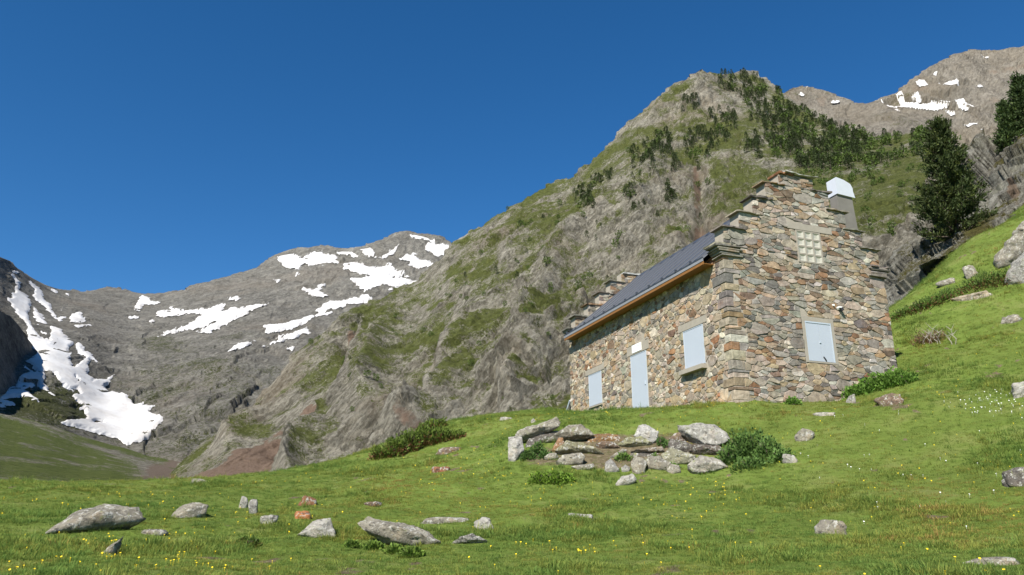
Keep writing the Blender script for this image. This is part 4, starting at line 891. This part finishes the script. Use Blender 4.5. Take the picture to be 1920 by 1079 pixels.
P5('added dark filler block for the shaded gap under the tilted slab', [(380, 560), (420, 440), (600, 370), (820, 360), (840, 420), (700, 520), (480, 590)], DK, seed=40, depth=.5, back=.45)  # added behind the slab, dark colour stands for shade beneath it
P5('big rounded dark-topped lichen boulder in the pile', [(690, 470), (880, 330), (1000, 240), (1180, 240), (1310, 310), (1370, 380), (1240, 425), (1060, 385), (940, 410), (830, 500), (700, 540)], (.19, .175, .14), seed=14, name='boulder', under=.7, bury=.1)
P5('orange-brown stone tucked under the dark-topped boulder', [(800, 520), (860, 420), (920, 420), (945, 510), (860, 580), (770, 590)], (.26, .15, .08), seed=15)
P5('filler stone coloured dark for the shade under the dark-topped boulder', [(900, 480), (950, 400), (1180, 390), (1230, 440), (1180, 500), (960, 510)], DK, seed=16, back=.35)  # filler set back, its dark colour imitates shade below the boulder
P5('long yellow-lichened slab low in the pile', [(830, 600), (990, 470), (1200, 490), (1400, 570), (1500, 640), (1380, 670), (1100, 630), (1000, 650), (900, 650)], (.215, .205, .13), seed=17, name='slab', under=.5, depth=.5)
P5('grey-green rounded rock at the foot of the pile', [(830, 760), (930, 680), (1180, 635), (1240, 690), (1200, 780), (990, 800)], LG, seed=18)
P5('small pale rock at the foot of the tilted slab', [(650, 690), (720, 640), (820, 640), (850, 690), (740, 720)], LG, seed=19)
P5('brown slab with mossy top in the middle of the pile', [(1420, 500), (1560, 465), (1700, 485), (1760, 540), (1700, 595), (1480, 575)], BR, seed=20, name='slab', under=.5)
P5('reddish mossy hump of rock behind the brown slab', [(1280, 500), (1380, 380), (1600, 350), (1760, 380), (1790, 470), (1600, 500), (1400, 520)], (.17, .10, .045), seed=21, back=.3)
P5('low yellowish stone in grass below the pile', [(1060, 840), (1180, 810), (1370, 800), (1390, 840), (1300, 880), (1160, 880)], LG, seed=22)
P5('two-toned grey stone standing alone below the pile', [(1570, 780), (1640, 735), (1700, 790), (1760, 880), (1650, 915), (1560, 910)], GR, seed=23)
P5('narrow slanting lichened stone in the middle of the pile', [(1640, 690), (1820, 575), (1875, 600), (1780, 695)], LG, seed=24, depth=.4)
P6('white angular block perched on top of the pile', [(375, 350), (430, 215), (530, 215), (690, 310), (670, 390), (600, 450), (450, 400)], (.40, .395, .37), seed=25, name='boulder')
P6('lichened flat block under the white perched block', [(150, 470), (260, 390), (450, 370), (600, 440), (590, 510), (480, 530), (300, 505), (170, 505)], (.215, .215, .125), seed=26, under=.5)
P6('thin pale-edged slab over a dark gap in the pile', [(330, 565), (400, 540), (600, 530), (740, 505), (768, 560), (740, 625), (480, 590), (340, 585)], (.22, .18, .14), seed=27, name='slab', under=.9, bury=0.)
P6('filler stone coloured dark for the shaded gap under the thin slab', [(320, 640), (340, 580), (760, 600), (760, 660), (500, 690)], DK, seed=28, back=.4)  # filler painted dark so the gap below the slab reads as shaded
P6('huge pale-topped wedge with a dark overhanging face', [(975, 225), (1290, 205), (1480, 240), (1590, 300), (1670, 390), (1550, 482), (1350, 462), (1130, 535)], (.28, .275, .25), seed=29, name='boulder', bury=0., recede=.75, tips=(7,), depth=.55)
P6('brown rock leaning behind the huge wedge', [(840, 400), (930, 330), (1000, 320), (1095, 490), (1050, 545), (950, 470)], BR, seed=30, under=.6, back=.15)
P6('dark rusty slab under the huge wedge', [(1130, 560), (1180, 490), (1320, 475), (1530, 495), (1605, 570), (1560, 650), (1400, 620), (1250, 610)], (.105, .088, .075), seed=31, name='slab', under=.6, depth=.5)
P6('filler stone coloured dark for the shaded gap beside the rusty slab', [(860, 520), (880, 420), (1060, 450), (1140, 560), (1230, 640), (1550, 690), (1200, 700)], DK, seed=32, back=.5)  # set-back filler, shade of the gap put into its dark colour
P6('yellow-green lichened rock sloping from the gap in the pile', [(750, 620), (870, 530), (1000, 560), (1200, 640), (1210, 690), (1050, 720), (900, 730), (780, 690)], (.225, .22, .155), seed=33)
P6('pale lichened upright rock at the lower edge of the pile', [(325, 720), (380, 655), (470, 670), (530, 720), (500, 850), (400, 870), (340, 800)], LG, seed=34)
P6('grey slanting rock among weeds at the lower edge of the pile', [(530, 680), (600, 630), (720, 650), (850, 730), (830, 800), (700, 805), (560, 770)], LG, seed=35)
P6('low pale broken slab at the foot of the dark rusty slab', [(1120, 760), (1280, 630), (1390, 680), (1540, 700), (1640, 780), (1480, 820), (1330, 860), (1180, 840)], (.29, .275, .24), seed=36, name='slab')
P6('rounded green-grey stone between the lower rocks', [(820, 820), (880, 740), (980, 760), (1000, 830), (900, 860)], LG, seed=37)
P6('small grey stone beside the pale upright rock', [(190, 790), (240, 750), (310, 790), (280, 835), (200, 835)], GR, seed=38)
P6('white stone hidden by nettles at the end of the pile', [(1650, 640), (1700, 590), (1770, 650), (1700, 700)], WH, seed=39)
P6('white pointed stone lying just below the rock pile', [(110, 1020), (180, 930), (330, 880), (390, 960), (300, 1005), (150, 1030)], WH, seed=41)
# big slabs on the bank by the pine
rock_poly('pale cracked outcrop slab on the bank, upper block', [(530, 845), (590, 770), (639, 705), (690, 670), (720, 760), (620, 840), (545, 872)], (1600, 60, .5), LG, .5, 'outcrop', 'outcrop slabs on the bank', 0, 51)
rock_poly('pale cracked outcrop slab on the bank, lower block', [(565, 928), (590, 870), (650, 820), (720, 790), (730, 930), (640, 940)], (1600, 60, .5), GR, .5, 'outcrop', 'outcrop slabs on the bank', 0, 52)

# ------------------------------------------------------------------ plants
def leaves(P, D, L, Wd, rr):
    """kite-shaped leaves at P along D, length L and width Wd"""
    P, D = np.asarray(P), np.asarray(D); D = D / (np.linalg.norm(D, axis=1)[:, None] + 1e-9); r = rr.normal(size=D.shape); s_ = np.cross(D, r); s_ /= np.linalg.norm(s_, axis=1)[:, None] + 1e-9
    L = np.broadcast_to(L, len(P))[:, None]; Wd = np.broadcast_to(Wd, len(P))[:, None]
    v = np.stack([P, P + D * L * .45 + s_ * Wd, P + D * L, P + D * L * .45 - s_ * Wd], 1).reshape(-1, 3)
    return v, np.arange(len(P) * 4).reshape(-1, 4)
def bush(label, spots, col, name='bush', cat='bush', n=900, leaf=.05, group=None, brown=0., up=.6, seed=1, stemcol=None, wd=.45):
    """spots: (px, py, half width px, height px); foliage filling low uneven lobes, with a few stems"""
    rr = np.random.default_rng(seed); Ps, Ds, Cs = [], [], []; tot = sum(s[2] * s[3] for s in spots); st = MB(); base = None
    for px, py, hw, hh in spots:
        g = gpt(px, py); d = math.hypot(g[0], g[1]); w, h = hw * d / F, hh * d / F
        g = g + np.array([0, w * .4, 0]); g[2] = ground(g[0], g[1])[0]
        base = g if base is None else base
        m = int(n * hw * hh / tot); q = rr.normal(size=(m, 3)); q /= np.linalg.norm(q, axis=1)[:, None]; q[:, 2] = np.abs(q[:, 2])
        rad = rr.random(m) ** .4 * (1 + .35 * pn(q * 2.2 + seed)); p = q * rad[:, None] * [w, w * .7, h]
        gz = ground(p[:, 0] + g[0], p[:, 1] + g[1]) - g[2]
        p[:, 2] += gz; Ps.append(p + g); Ds.append(q * [1, 1, .6] + [0, 0, up] + rr.normal(size=(m, 3)) * .35)
        c = np.array(col) * rr.uniform(.9, 2.0, (m, 1)); br = rr.random(m) < brown * 2.2 * np.clip(.75 - q[:, 2] * rad, 0, 1) * (q[:, 1] < .3); c[br] = np.array((.13, .065, .03)) * rr.uniform(.6, 1.4, (br.sum(), 1)); Cs.append(c)
        for k in range(4):
            a = rr.uniform(0, 6.28); st.tube([g + [0, 0, -.05], g + [math.cos(a) * w * .3, math.sin(a) * w * .2, h * .4], g + [math.cos(a) * w * .6, math.sin(a) * w * .4, h * .75]], [.018, .012, .005], 4)
    P = np.concatenate(Ps); v, f = leaves(P, np.concatenate(Ds), leaf * rr.uniform(.6, 1.4, len(P)), leaf * wd * .5, rr)
    root = empty(name, base); tag(root, label, cat, group)
    C = np.repeat(np.concatenate(Cs), 4, 0)
    new_obj('foliage', make_mesh('foliage', v - base, f, False, C), root, m_fol)
    st.v = [q - Vector(base) for q in st.v]; st.build('stems', m_bark, root)['kind'] = 'stuff'
    return root
DG = (.035, .06, .014)
bush('long low dark green juniper with browned underside on the meadow crest', [(712, 862, 20, 22), (738, 858, 24, 34), (765, 848, 24, 36), (795, 838, 24, 34), (822, 832, 24, 24), (850, 826, 22, 14)], (.065, .095, .016), 'juniper', 'juniper', 6500, .09, brown=.38, seed=3)
bush('small reddish-tinged juniper above the long one', [(790, 814, 10, 18), (806, 808, 14, 20), (825, 804, 14, 16)], (.075, .11, .018), 'juniper', 'juniper', 1500, .08, brown=.3, seed=4)
bush('dense green nettle clump beside the huge wedge rock', [(1370, 872, 22, 34), (1392, 862, 26, 44), (1420, 858, 26, 44), (1445, 862, 26, 34), (1470, 868, 22, 20), (1410, 880, 36, 14)], (.055, .098, .024), 'nettle_clump', 'nettles', 3600, .075, seed=5, wd=.7)
bush('small leafy plant growing in front of the tilted slab', [(990, 864, 14, 18), (1008, 858, 14, 24), (1022, 862, 12, 14)], (.045, .085, .02), 'leafy_plant', 'plant', 900, .06, seed=6, wd=.7)
bush('bright green bilberry patch below the rock pile', [(1010, 908, 18, 18), (1040, 910, 22, 20), (1062, 908, 16, 14)], (.085, .14, .018), 'bilberry_patch', 'plant', 1500, .05, seed=7, wd=.8)
bush('leafy green weeds along the foot of the gable', [(1612, 742, 26, 18), (1645, 734, 26, 26), (1678, 726, 26, 28), (1705, 720, 18, 18)], (.07, .13, .022), 'weed_bed', 'weeds', 3000, .08, seed=8, wd=.8)
bush('small tuft of weeds at the wall base near the gable shutter', [(1490, 760, 14, 12)], (.07, .13, .022), 'weed_tuft', 'weeds', 320, .07, seed=9, wd=.7)
bush('weeds growing between the lower rocks of the pile', [(1228, 866, 10, 10), (1262, 884, 14, 10), (1170, 866, 16, 12), (1330, 888, 20, 8)], (.07, .12, .024), 'weed_tuft', 'weeds', 900, .05, seed=10, wd=.7)
bush('leafy plants in the dark gap of the pile', [(1242, 838, 10, 16), (1252, 842, 9, 12)], (.045, .085, .02), 'leafy_plant', 'plant', 380, .05, seed=11, wd=.7)
bush('tiny rosette plant by the pale grey block', [(470, 1028, 12, 14), (455, 1020, 10, 9)], (.05, .08, .015), 'dwarf_shrub', 'plant', 500, .04, seed=12, wd=.7, brown=.3)
bush('low leafy mat around the humped boulder', [(700, 1032, 16, 12), (740, 1040, 18, 12), (770, 1046, 22, 14), (660, 1028, 14, 10)], (.08, .125, .022), 'leafy_mat', 'plant', 1500, .045, seed=13, wd=.8)
bush('dark juniper mat on the bank under the tan slab', [(1740, 580, 30, 16), (1780, 566, 30, 16), (1700, 592, 26, 12)], (.05, .085, .015), 'juniper_mat', 'juniper', 2200, .10, brown=.35, seed=14)
bush('dark juniper mat on the bank above the tan slab', [(1850, 540, 36, 18), (1895, 532, 34, 16)], (.05, .08, .015), 'juniper_mat', 'juniper', 2000, .10, brown=.45, seed=15)
# bare shrub on the bank
g = gpt(1762, 648); rr = random.Random(8); st = MB()
root = empty('bare_shrub', g); tag(root, 'leafless shrub with bleached twigs on the bank beyond the hut', 'shrub')
for px in (1735, 1742, 1750, 1758, 1765, 1786, 1790):
    b = gpt(px, 646) - g; hgt = rr.uniform(.35, .7); p = b; m = MB(); pts = [b + [0, 0, -.1]]; x = rr.uniform(-.15, .15)
    for k in range(4): pts.append(b + np.array([x * k / 3 + rr.uniform(-.04, .04), rr.uniform(-.1, .1), hgt * (k + 1) / 4]))
    m.tube(pts, [.013, .012, .010, .008, .004], 5)
    for k in (2, 3):
        for s_ in (-1, 1): m.tube([pts[k], pts[k] + np.array([s_ * rr.uniform(.1, .25), 0, rr.uniform(.12, .25)])], [.008, .003], 4)
    m.build('twig', mat_simple('bleached wood', (.32, .29, .25), .9) if 'bleached wood' not in bpy.data.materials else bpy.data.materials['bleached wood'], root)
bush('brown withered shrub at the foot of the bleached twigs', [(1735, 648, 18, 22), (1760, 644, 16, 20)], (.12, .075, .05), 'withered_shrub', 'shrub', 900, .06, seed=16, brown=.6)

# ------------------------------------------------------------------ pines
def pine_geo(h, wid, seed, nbr=90, dens=1., leaf=.34, col=(.032, .052, .016), lean_=0., low=.05, bushy=.9):
    rr = np.random.default_rng(seed); P, D, C = [], [], []; tb = MB(); lb = MB()
    tp = [np.array([lean_ * h * t * t, 0, h * t]) for t in np.linspace(0, 1, 8)]; tb.tube(tp, [max(.02, .028 * h * (1 - t * .93)) for t in np.linspace(0, 1, 8)], 7)
    for i in range(nbr):
        t = low + (1 - low) * (i + rr.random()) / nbr; ln = wid * (1 - t) ** bushy * rr.uniform(.35, 1.1) + .02 * h
        ln *= 1 + .35 * pn(np.array([[math.cos(i * 2.4), math.sin(i * 2.4), t * 5.]]))[0]
        a = i * 2.399 + rr.normal() * .3; b0 = np.array([lean_ * h * t * t, 0, h * t]); up = rr.uniform(-.05, .35) + .3 * t
        dr = np.array([math.cos(a), math.sin(a), up]); k = np.linspace(0, 1, 4); pts = [b0 + dr * ln * q + np.array([0, 0, ln * (.22 * q * q - .12 * q)]) for q in k]
        lb.tube(pts, [.008 * h * (1 - t) + .012, .006 * h * (1 - t) + .01, .01, .006], 4)
        m = int(dens * (8 + 26 * ln / (.3 * h))); q = rr.random(m) ** .55
        c = b0 + dr * (ln * q)[:, None] + np.array([0, 0, 1]) * (ln * (.22 * q * q - .12 * q))[:, None] + rr.normal(size=(m, 3)) * (leaf * .55)
        shade = rr.uniform(.55, 1.5, (m, 1)); ctone = np.array(col) * shade; ctone[rr.random(m) < .12] *= [1.7, 1.5, 1.2]
        for e in range(5):
            P.append(c + rr.normal(size=(m, 3)) * leaf * .2); D.append(dr * .7 + np.array([0, 0, .55]) + rr.normal(size=(m, 3)) * .6); C.append(ctone)
    P, D, C = map(np.concatenate, (P, D, C)); v, f = leaves(P, D, leaf * rr.uniform(.6, 1.2, len(P)), leaf * .16, rr)
    return tb, lb, (v, f, np.repeat(C, 4, 0))
def pine(label, loc, h, wid, seed, rz=0, **kw):
    tb, lb, (v, f, c) = pine_geo(h, wid, seed, **kw); root = empty('pine_tree', loc, rz); tag(root, label, 'pine tree')
    tb.build('trunk', m_bark, root, True); lb.build('branches', m_bark, root, True); new_obj('crown', make_mesh('crown', v, f, False, c), root, m_fol); return root
q = MK.on(1818, 470); pine('full bushy pine at the edge of the grassy bank', (q[0], q[1], q[2] - .6), 7.2, 2.15, 5, nbr=160, dens=1.6, leaf=.22, lean_=.02, low=.03, bushy=.8, col=(.044, .062, .019))
q = MK.on(1887, 250); pine('slim pine on top of the knoll beside a taller one', (q[0], q[1], q[2] - .5), 4.6, 1.25, 6, nbr=70, dens=1.1, leaf=.30, col=(.05, .08, .024))
q = MK.on(1925, 232); pine('tall dark pine on top of the knoll', (q[0], q[1], q[2] - .5), 5.2, 1.7, 8, nbr=80, dens=1.2, leaf=.32, col=(.04, .064, .02))

# ------------------------------------------------------------------ forest on the mountain
def proto_tree(kind, seed):
    """one small far tree: trunk and foliage in one mesh, 1 m tall"""
    rr = np.random.default_rng(seed); n = 190 if kind == 'pine' else 130
    if kind == 'pine':
        t = rr.random(n) ** .8; ln = (1 - t) ** .8 * .24 * rr.uniform(.35, 1.1, n) + .02; a = rr.random(n) * 6.283
        ln *= 1 + .4 * np.sin(a * 2 + seed) * np.sin(t * 9 + seed); P = np.stack([np.cos(a) * ln, np.sin(a) * ln, .08 + .9 * t], 1); D = np.stack([np.cos(a), np.sin(a), .5 + 0 * a], 1) + rr.normal(size=(n, 3)) * .4; L, wd = .10, .032
        C = np.array((.048, .068, .024)) * rr.uniform(.55, 1.6, (n, 1))
    else:
        q = rr.normal(size=(n, 3)); q /= np.linalg.norm(q, axis=1)[:, None]; P = q * (rr.random(n) ** .35 * (1 + .4 * pn(q * 2.3 + seed)))[:, None] * [.36, .36, .42] + [0, 0, .5]; D = q + [0, 0, .4] + rr.normal(size=(n, 3)) * .4; L, wd = .15, .06
        C = np.array((.075, .115, .024)) * rr.uniform(.55, 1.5, (n, 1))
    v, f = leaves(P, D, L * rr.uniform(.6, 1.3, n), wd, rr); tb = MB().tube([(0, 0, -.1), (0, 0, .5), (.01, 0, .95)], [.02, .014, .004], 4)
    tv = np.array([q[:] for q in tb.v]); F_ = [list(map(int, q)) for q in f] + [[i + len(v) for i in q] for q in tb.f]
    me = make_mesh('far_tree', np.concatenate([v, tv]), F_, False, np.concatenate([np.repeat(C, 4, 0), np.tile((.12, .10, .08), (len(tv), 1))])); me.materials.append(m_fol); return me
PM = [proto_tree('pine', i) for i in range(6)]; BMs = [proto_tree('broad', 20 + i) for i in range(4)]
rr = random.Random(3); spots = []
def fill(poly, n, kind, s0, s1, broad=0., where='scattered over the craggy mountainside'):
    xs, ys = [p[0] for p in poly], [p[1] for p in poly]; k = 0; t = 0
    while k < n and t < n * 40:
        t += 1; x, y = rr.uniform(min(xs), max(xs)), rr.uniform(min(ys), max(ys))
        if polysd(np.array([x]), np.array([y]), poly)[0] <= 0: continue
        if pn(np.array([[x / 22., y / 22., 1.7]]))[0] < -.12 and rr.random() < .8: continue
        spots.append((x, y, 'broad' if rr.random() < broad else kind, rr.uniform(s0, s1), where)); k += 1
fill([(1352, 140), (1400, 142), (1445, 160), (1482, 188), (1538, 224), (1578, 242), (1630, 256), (1612, 322), (1519, 322), (1452, 296), (1437, 256), (1408, 222), (1386, 182), (1345, 170)], 520, 'pine', 5.5, 10.5, .14, 'in the dense forest below the mountain summit')
fill([(1560, 240), (1630, 256), (1700, 252), (1755, 252), (1770, 290), (1700, 300), (1620, 320), (1560, 320)], 110, 'pine', 5, 9, .55, 'in the mixed wood behind the hut chimney')
for pl, n in (([(1330, 205), (1385, 215), (1380, 265), (1345, 280), (1320, 260)], 42), ([(1300, 240), (1345, 245), (1345, 300), (1300, 318), (1280, 290)], 42), ([(1205, 265), (1250, 262), (1282, 320), (1275, 340), (1215, 310)], 55), ([(1208, 310), (1240, 340), (1232, 352), (1206, 330)], 14), ([(1395, 270), (1437, 250), (1440, 300), (1400, 300)], 22),
               ([(1275, 185), (1315, 185), (1315, 215), (1280, 218)], 16), ([(1075, 365), (1120, 360), (1122, 412), (1085, 415)], 26), ([(1115, 335), (1152, 330), (1150, 365), (1118, 367)], 12), ([(1248, 360), (1275, 360), (1275, 397), (1250, 395)], 11), ([(1180, 290), (1205, 280), (1215, 330), (1190, 330)], 8), ([(1160, 385), (1200, 375), (1205, 412), (1165, 412)], 9)):
    fill(pl, n, 'pine', 5.5, 9.5, .08, 'in one of the clumps down the rocky face')
fill([(900, 420), (1050, 345), (1330, 330), (1320, 470), (1150, 560), (860, 560)], 60, 'pine', 2.5, 6, .35)
fill([(1600, 320), (1760, 290), (1770, 400), (1640, 470)], 34, 'broad', 2.5, 5, .5, 'on the broken slope between hut and pine')
fill([(560, 680), (860, 480), (1050, 480), (1040, 760), (620, 830)], 46, 'broad', 1.6, 3.6, where='on the steep rocky face left of the hut')
for x, y, s in [(985, 440, 6), (978, 432, 5), (995, 445, 5), (1003, 436, 4), (700, 740, 4), (712, 735, 4), (675, 745, 3.4), (585, 650, 4.5), (600, 640, 4.5), (592, 662, 4), (800, 632, 4), (812, 640, 3.5), (840, 560, 3), (880, 545, 3), (1085, 540, 4), (1095, 528, 3.6), (1105, 520, 4), (900, 800, 2.5), (1000, 470, 3.4), (425, 785, 4.5), (415, 790, 4)]: spots.append((x, y, 'broad', s, 'on the steep rocky face left of the hut'))
fill([(1500, 320), (1640, 310), (1660, 345), (1500, 345)], 40, 'broad', 3, 5, where='at the lower edge of the forest above the hut gable')
items = []
for x, y, kind, h, wh in spots:
    p = MB_.on(x, y); d = math.hypot(p[0], p[1]); items.append((h * F / d, p, kind, h, wh))
items.sort(key=lambda q: -q[0]); big = {'pine': 0, 'broad': 0}; rest = []
LBL = {'pine': ('pine_tree', 'dark pine ', 'pine tree', 'pines'), 'broad': ('leafy_tree', 'rounded light green tree ', 'tree', 'leafy trees')}
for s_, p, kind, h, wh in items:
    if big[kind] < (290 if kind == 'pine' else 200):
        big[kind] += 1; nm, lb_, ct, gp = LBL[kind]
        o = bpy.data.objects.new(nm, rr.choice(PM if kind == 'pine' else BMs)); COL.objects.link(o)
        o.location = (p[0], p[1], p[2] - .05 * h); o.rotation_euler = (0, 0, rr.uniform(0, 6.28)); w = h * rr.uniform(.85, 1.25); o.scale = (w, w, h); tag(o, lb_ + wh, ct, gp + ' ' + wh)
    else: rest.append((p, kind, h))

# ------------------------------------------------------------------ scattering of what nobody could count
def scatter(name, label, cat, pts, rot, scl, idx, tint, protos):
    me = bpy.data.meshes.new(name); me.vertices.add(len(pts)); me.vertices.foreach_set('co', np.asarray(pts, np.float32).ravel())
    for nm, ty, a in (('rot', 'FLOAT_VECTOR', rot), ('scl', 'FLOAT_VECTOR', scl), ('idx', 'INT', idx), ('tint', 'FLOAT', tint)):
        t = me.attributes.new(nm, ty, 'POINT'); t.data.foreach_set('vector' if ty == 'FLOAT_VECTOR' else 'value', np.asarray(a, np.int32 if ty == 'INT' else np.float32).ravel())
    col = bpy.data.collections.new(name + '_kinds')
    for i, m in enumerate(protos): col.objects.link(bpy.data.objects.new('%s_kind_%02d' % (name, i), m))
    ng = bpy.data.node_groups.new(name, 'GeometryNodeTree'); ng.interface.new_socket('Geometry', in_out='INPUT', socket_type='NodeSocketGeometry'); ng.interface.new_socket('Geometry', in_out='OUTPUT', socket_type='NodeSocketGeometry')
    N = ng.nodes; i = N.new('NodeGroupInput'); o = N.new('NodeGroupOutput'); ip = N.new('GeometryNodeInstanceOnPoints'); ci = N.new('GeometryNodeCollectionInfo')
    ci.inputs[0].default_value = col; ci.inputs['Separate Children'].default_value = True; ci.inputs['Reset Children'].default_value = True; ip.inputs['Pick Instance'].default_value = True
    def na(nm, ty): q = N.new('GeometryNodeInputNamedAttribute'); q.data_type = ty; q.inputs[0].default_value = nm; return q.outputs[0]
    e2r = N.new('FunctionNodeEulerToRotation'); l = ng.links.new
    l(na('rot', 'FLOAT_VECTOR'), e2r.inputs[0]); l(i.outputs[0], ip.inputs['Points']); l(ci.outputs[0], ip.inputs['Instance']); l(na('idx', 'INT'), ip.inputs['Instance Index']); l(e2r.outputs[0], ip.inputs['Rotation']); l(na('scl', 'FLOAT_VECTOR'), ip.inputs['Scale']); l(ip.outputs[0], o.inputs[0])
    ob = new_obj(name, me); ob.modifiers.new('scatter', 'NODES').node_group = ng; return tag(ob, label, cat, kind='stuff')
if rest:
    scatter('distant_trees', 'smaller trees between the larger ones on the craggy mountainside', 'trees', [p - [0, 0, .05 * h] for p, k_, h in rest], [(0, 0, rr.uniform(0, 6.28)) for _ in rest], [(h, h, h) for p, k_, h in rest], [rr.randrange(6) if k_ == 'pine' else 6 + rr.randrange(4) for p, k_, h in rest], [0] * len(rest), PM + BMs)

def tuft(seed, nb, h, spread, wd, droop):
    rr = np.random.default_rng(seed); V, Fc, H = [], [], []
    for i in range(nb):
        a = rr.uniform(0, 6.28); r = spread * math.sqrt(rr.random()); b = np.array([math.cos(a) * r, math.sin(a) * r, -.01]); hh = h * rr.uniform(.45, 1.15); ln = rr.uniform(.1, droop) * hh; a2 = a + rr.normal() * .7
        dr = np.array([math.cos(a2), math.sin(a2), 0]); s_ = np.array([-math.sin(a2), math.cos(a2), 0]) * wd * rr.uniform(.7, 1.3); n = len(V)
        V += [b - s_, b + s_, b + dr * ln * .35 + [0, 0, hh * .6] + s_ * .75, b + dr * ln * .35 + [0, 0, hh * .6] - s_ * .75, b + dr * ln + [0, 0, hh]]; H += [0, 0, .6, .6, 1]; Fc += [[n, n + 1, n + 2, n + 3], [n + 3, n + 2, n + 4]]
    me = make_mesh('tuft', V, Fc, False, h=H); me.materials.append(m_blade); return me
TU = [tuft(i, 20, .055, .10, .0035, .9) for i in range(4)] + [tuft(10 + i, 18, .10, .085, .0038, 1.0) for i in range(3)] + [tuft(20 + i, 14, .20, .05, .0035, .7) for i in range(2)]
def wedge(n, d0, d1, seed):
    r_ = np.random.default_rng(seed); d = r_.uniform(d0, d1, n); an = r_.uniform(-.68, .64, n); x, y = np.sin(an) * d, np.cos(an) * d
    q = np.stack([x, y, 0 * x], 1) - HC; a, b = q @ HA / K, q @ HB / K
    ok = ~((a > -.02) & (a < 11.8) & (b > -.02) & (b < 6.55)) & ~((d > 31) & (x < 2.5)) & ~((d > 34) & (x < 9))
    return x[ok], y[ok], r_
x, y, r_ = wedge(150000, 6.8, 50, 1); p = np.stack([x, y, 0 * x], 1); sm_ = soil_gap_mask(x, y)
keep = r_.random(len(x)) > sstep(.35, .75, sm_) * .85; x, y, p = x[keep], y[keep], p[keep]; n = len(x)
z = ground(x, y); patch = fbm(p * .45 + 3, 3); lush = sstep(.05, .45, patch); d = np.hypot(x, y)
idx = np.where(r_.random(n) < .12 + .35 * lush, r_.integers(4, 7, n), r_.integers(0, 4, n)); idx = np.where(r_.random(n) < .01 + .05 * lush + .04 * (d > 20), r_.integers(7, 9, n), idx)
s_ = r_.uniform(.5, 1.0, n) * (.6 + .4 * lush) * (1 + .012 * np.clip(d - 10, 0, 30))
tint = np.clip(.40 + .8 * fbm(p * .22 + 11, 3) + .6 * fbm(p * 1.6 + 31, 2) + .34 * r_.normal(size=n), 0, 1.6)
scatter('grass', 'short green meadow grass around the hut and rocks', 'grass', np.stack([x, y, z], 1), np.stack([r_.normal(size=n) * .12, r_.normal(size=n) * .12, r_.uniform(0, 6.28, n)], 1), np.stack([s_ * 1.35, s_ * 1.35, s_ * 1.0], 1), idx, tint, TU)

def flowers(name, label, x, y, mat, size, hgt, r_):
    z = ground(x, y); V, Fc = [], []
    for i in range(len(x)):
        c = np.array([x[i], y[i], z[i] + hgt * r_.uniform(.5, 1.2)]); nrm = np.array([r_.normal() * .3, -.45 + r_.normal() * .3, 1.]); nrm /= np.linalg.norm(nrm); a = np.cross(nrm, [1, 0, 0]); a /= np.linalg.norm(a); b = np.cross(nrm, a); s = size * r_.uniform(.6, 1.2); k = len(V); V.append(c)
        for j in range(6): t = j * math.pi / 3; V.append(c + (a * math.cos(t) + b * math.sin(t)) * s + nrm * s * .4)
        Fc += [[k, k + 1 + j, k + 1 + (j + 1) % 6] for j in range(6)]
        V += [c + [.0015, 0, 0], c - [.0015, 0, 0], np.array([x[i], y[i], z[i]])]; Fc.append([k + 7, k + 8, k + 9])
    tag(new_obj(name, make_mesh(name, V, Fc), None, mat), label, 'flowers', kind='stuff')
x, y, r_ = wedge(9000, 7.5, 34, 5); f_ = fbm(np.stack([x, y, 0 * x], 1) * .3 + 70, 3) + .5 * (np.hypot(x - HC[0] + 4, y - HC[1] + .5) < 6) + .12 * (x > 3); k_ = r_.random(len(x)) < np.clip(f_, .03, 1) * .55
flowers('yellow_flowers', 'tiny yellow flowers dotted through the meadow grass', x[k_], y[k_], m_yellow, .0115, .05, r_)
W_ = np.array([gpt(r_.normal(1860, 40), r_.normal(758, 14)) for _ in range(90)] + [gpt(r_.uniform(1500, 1920), r_.uniform(760, 1000)) for _ in range(40)])
flowers('white_flowers', 'small white flowers clustered on the bank by the white boulder', W_[:, 0], W_[:, 1], m_petal, .014, .06, r_)
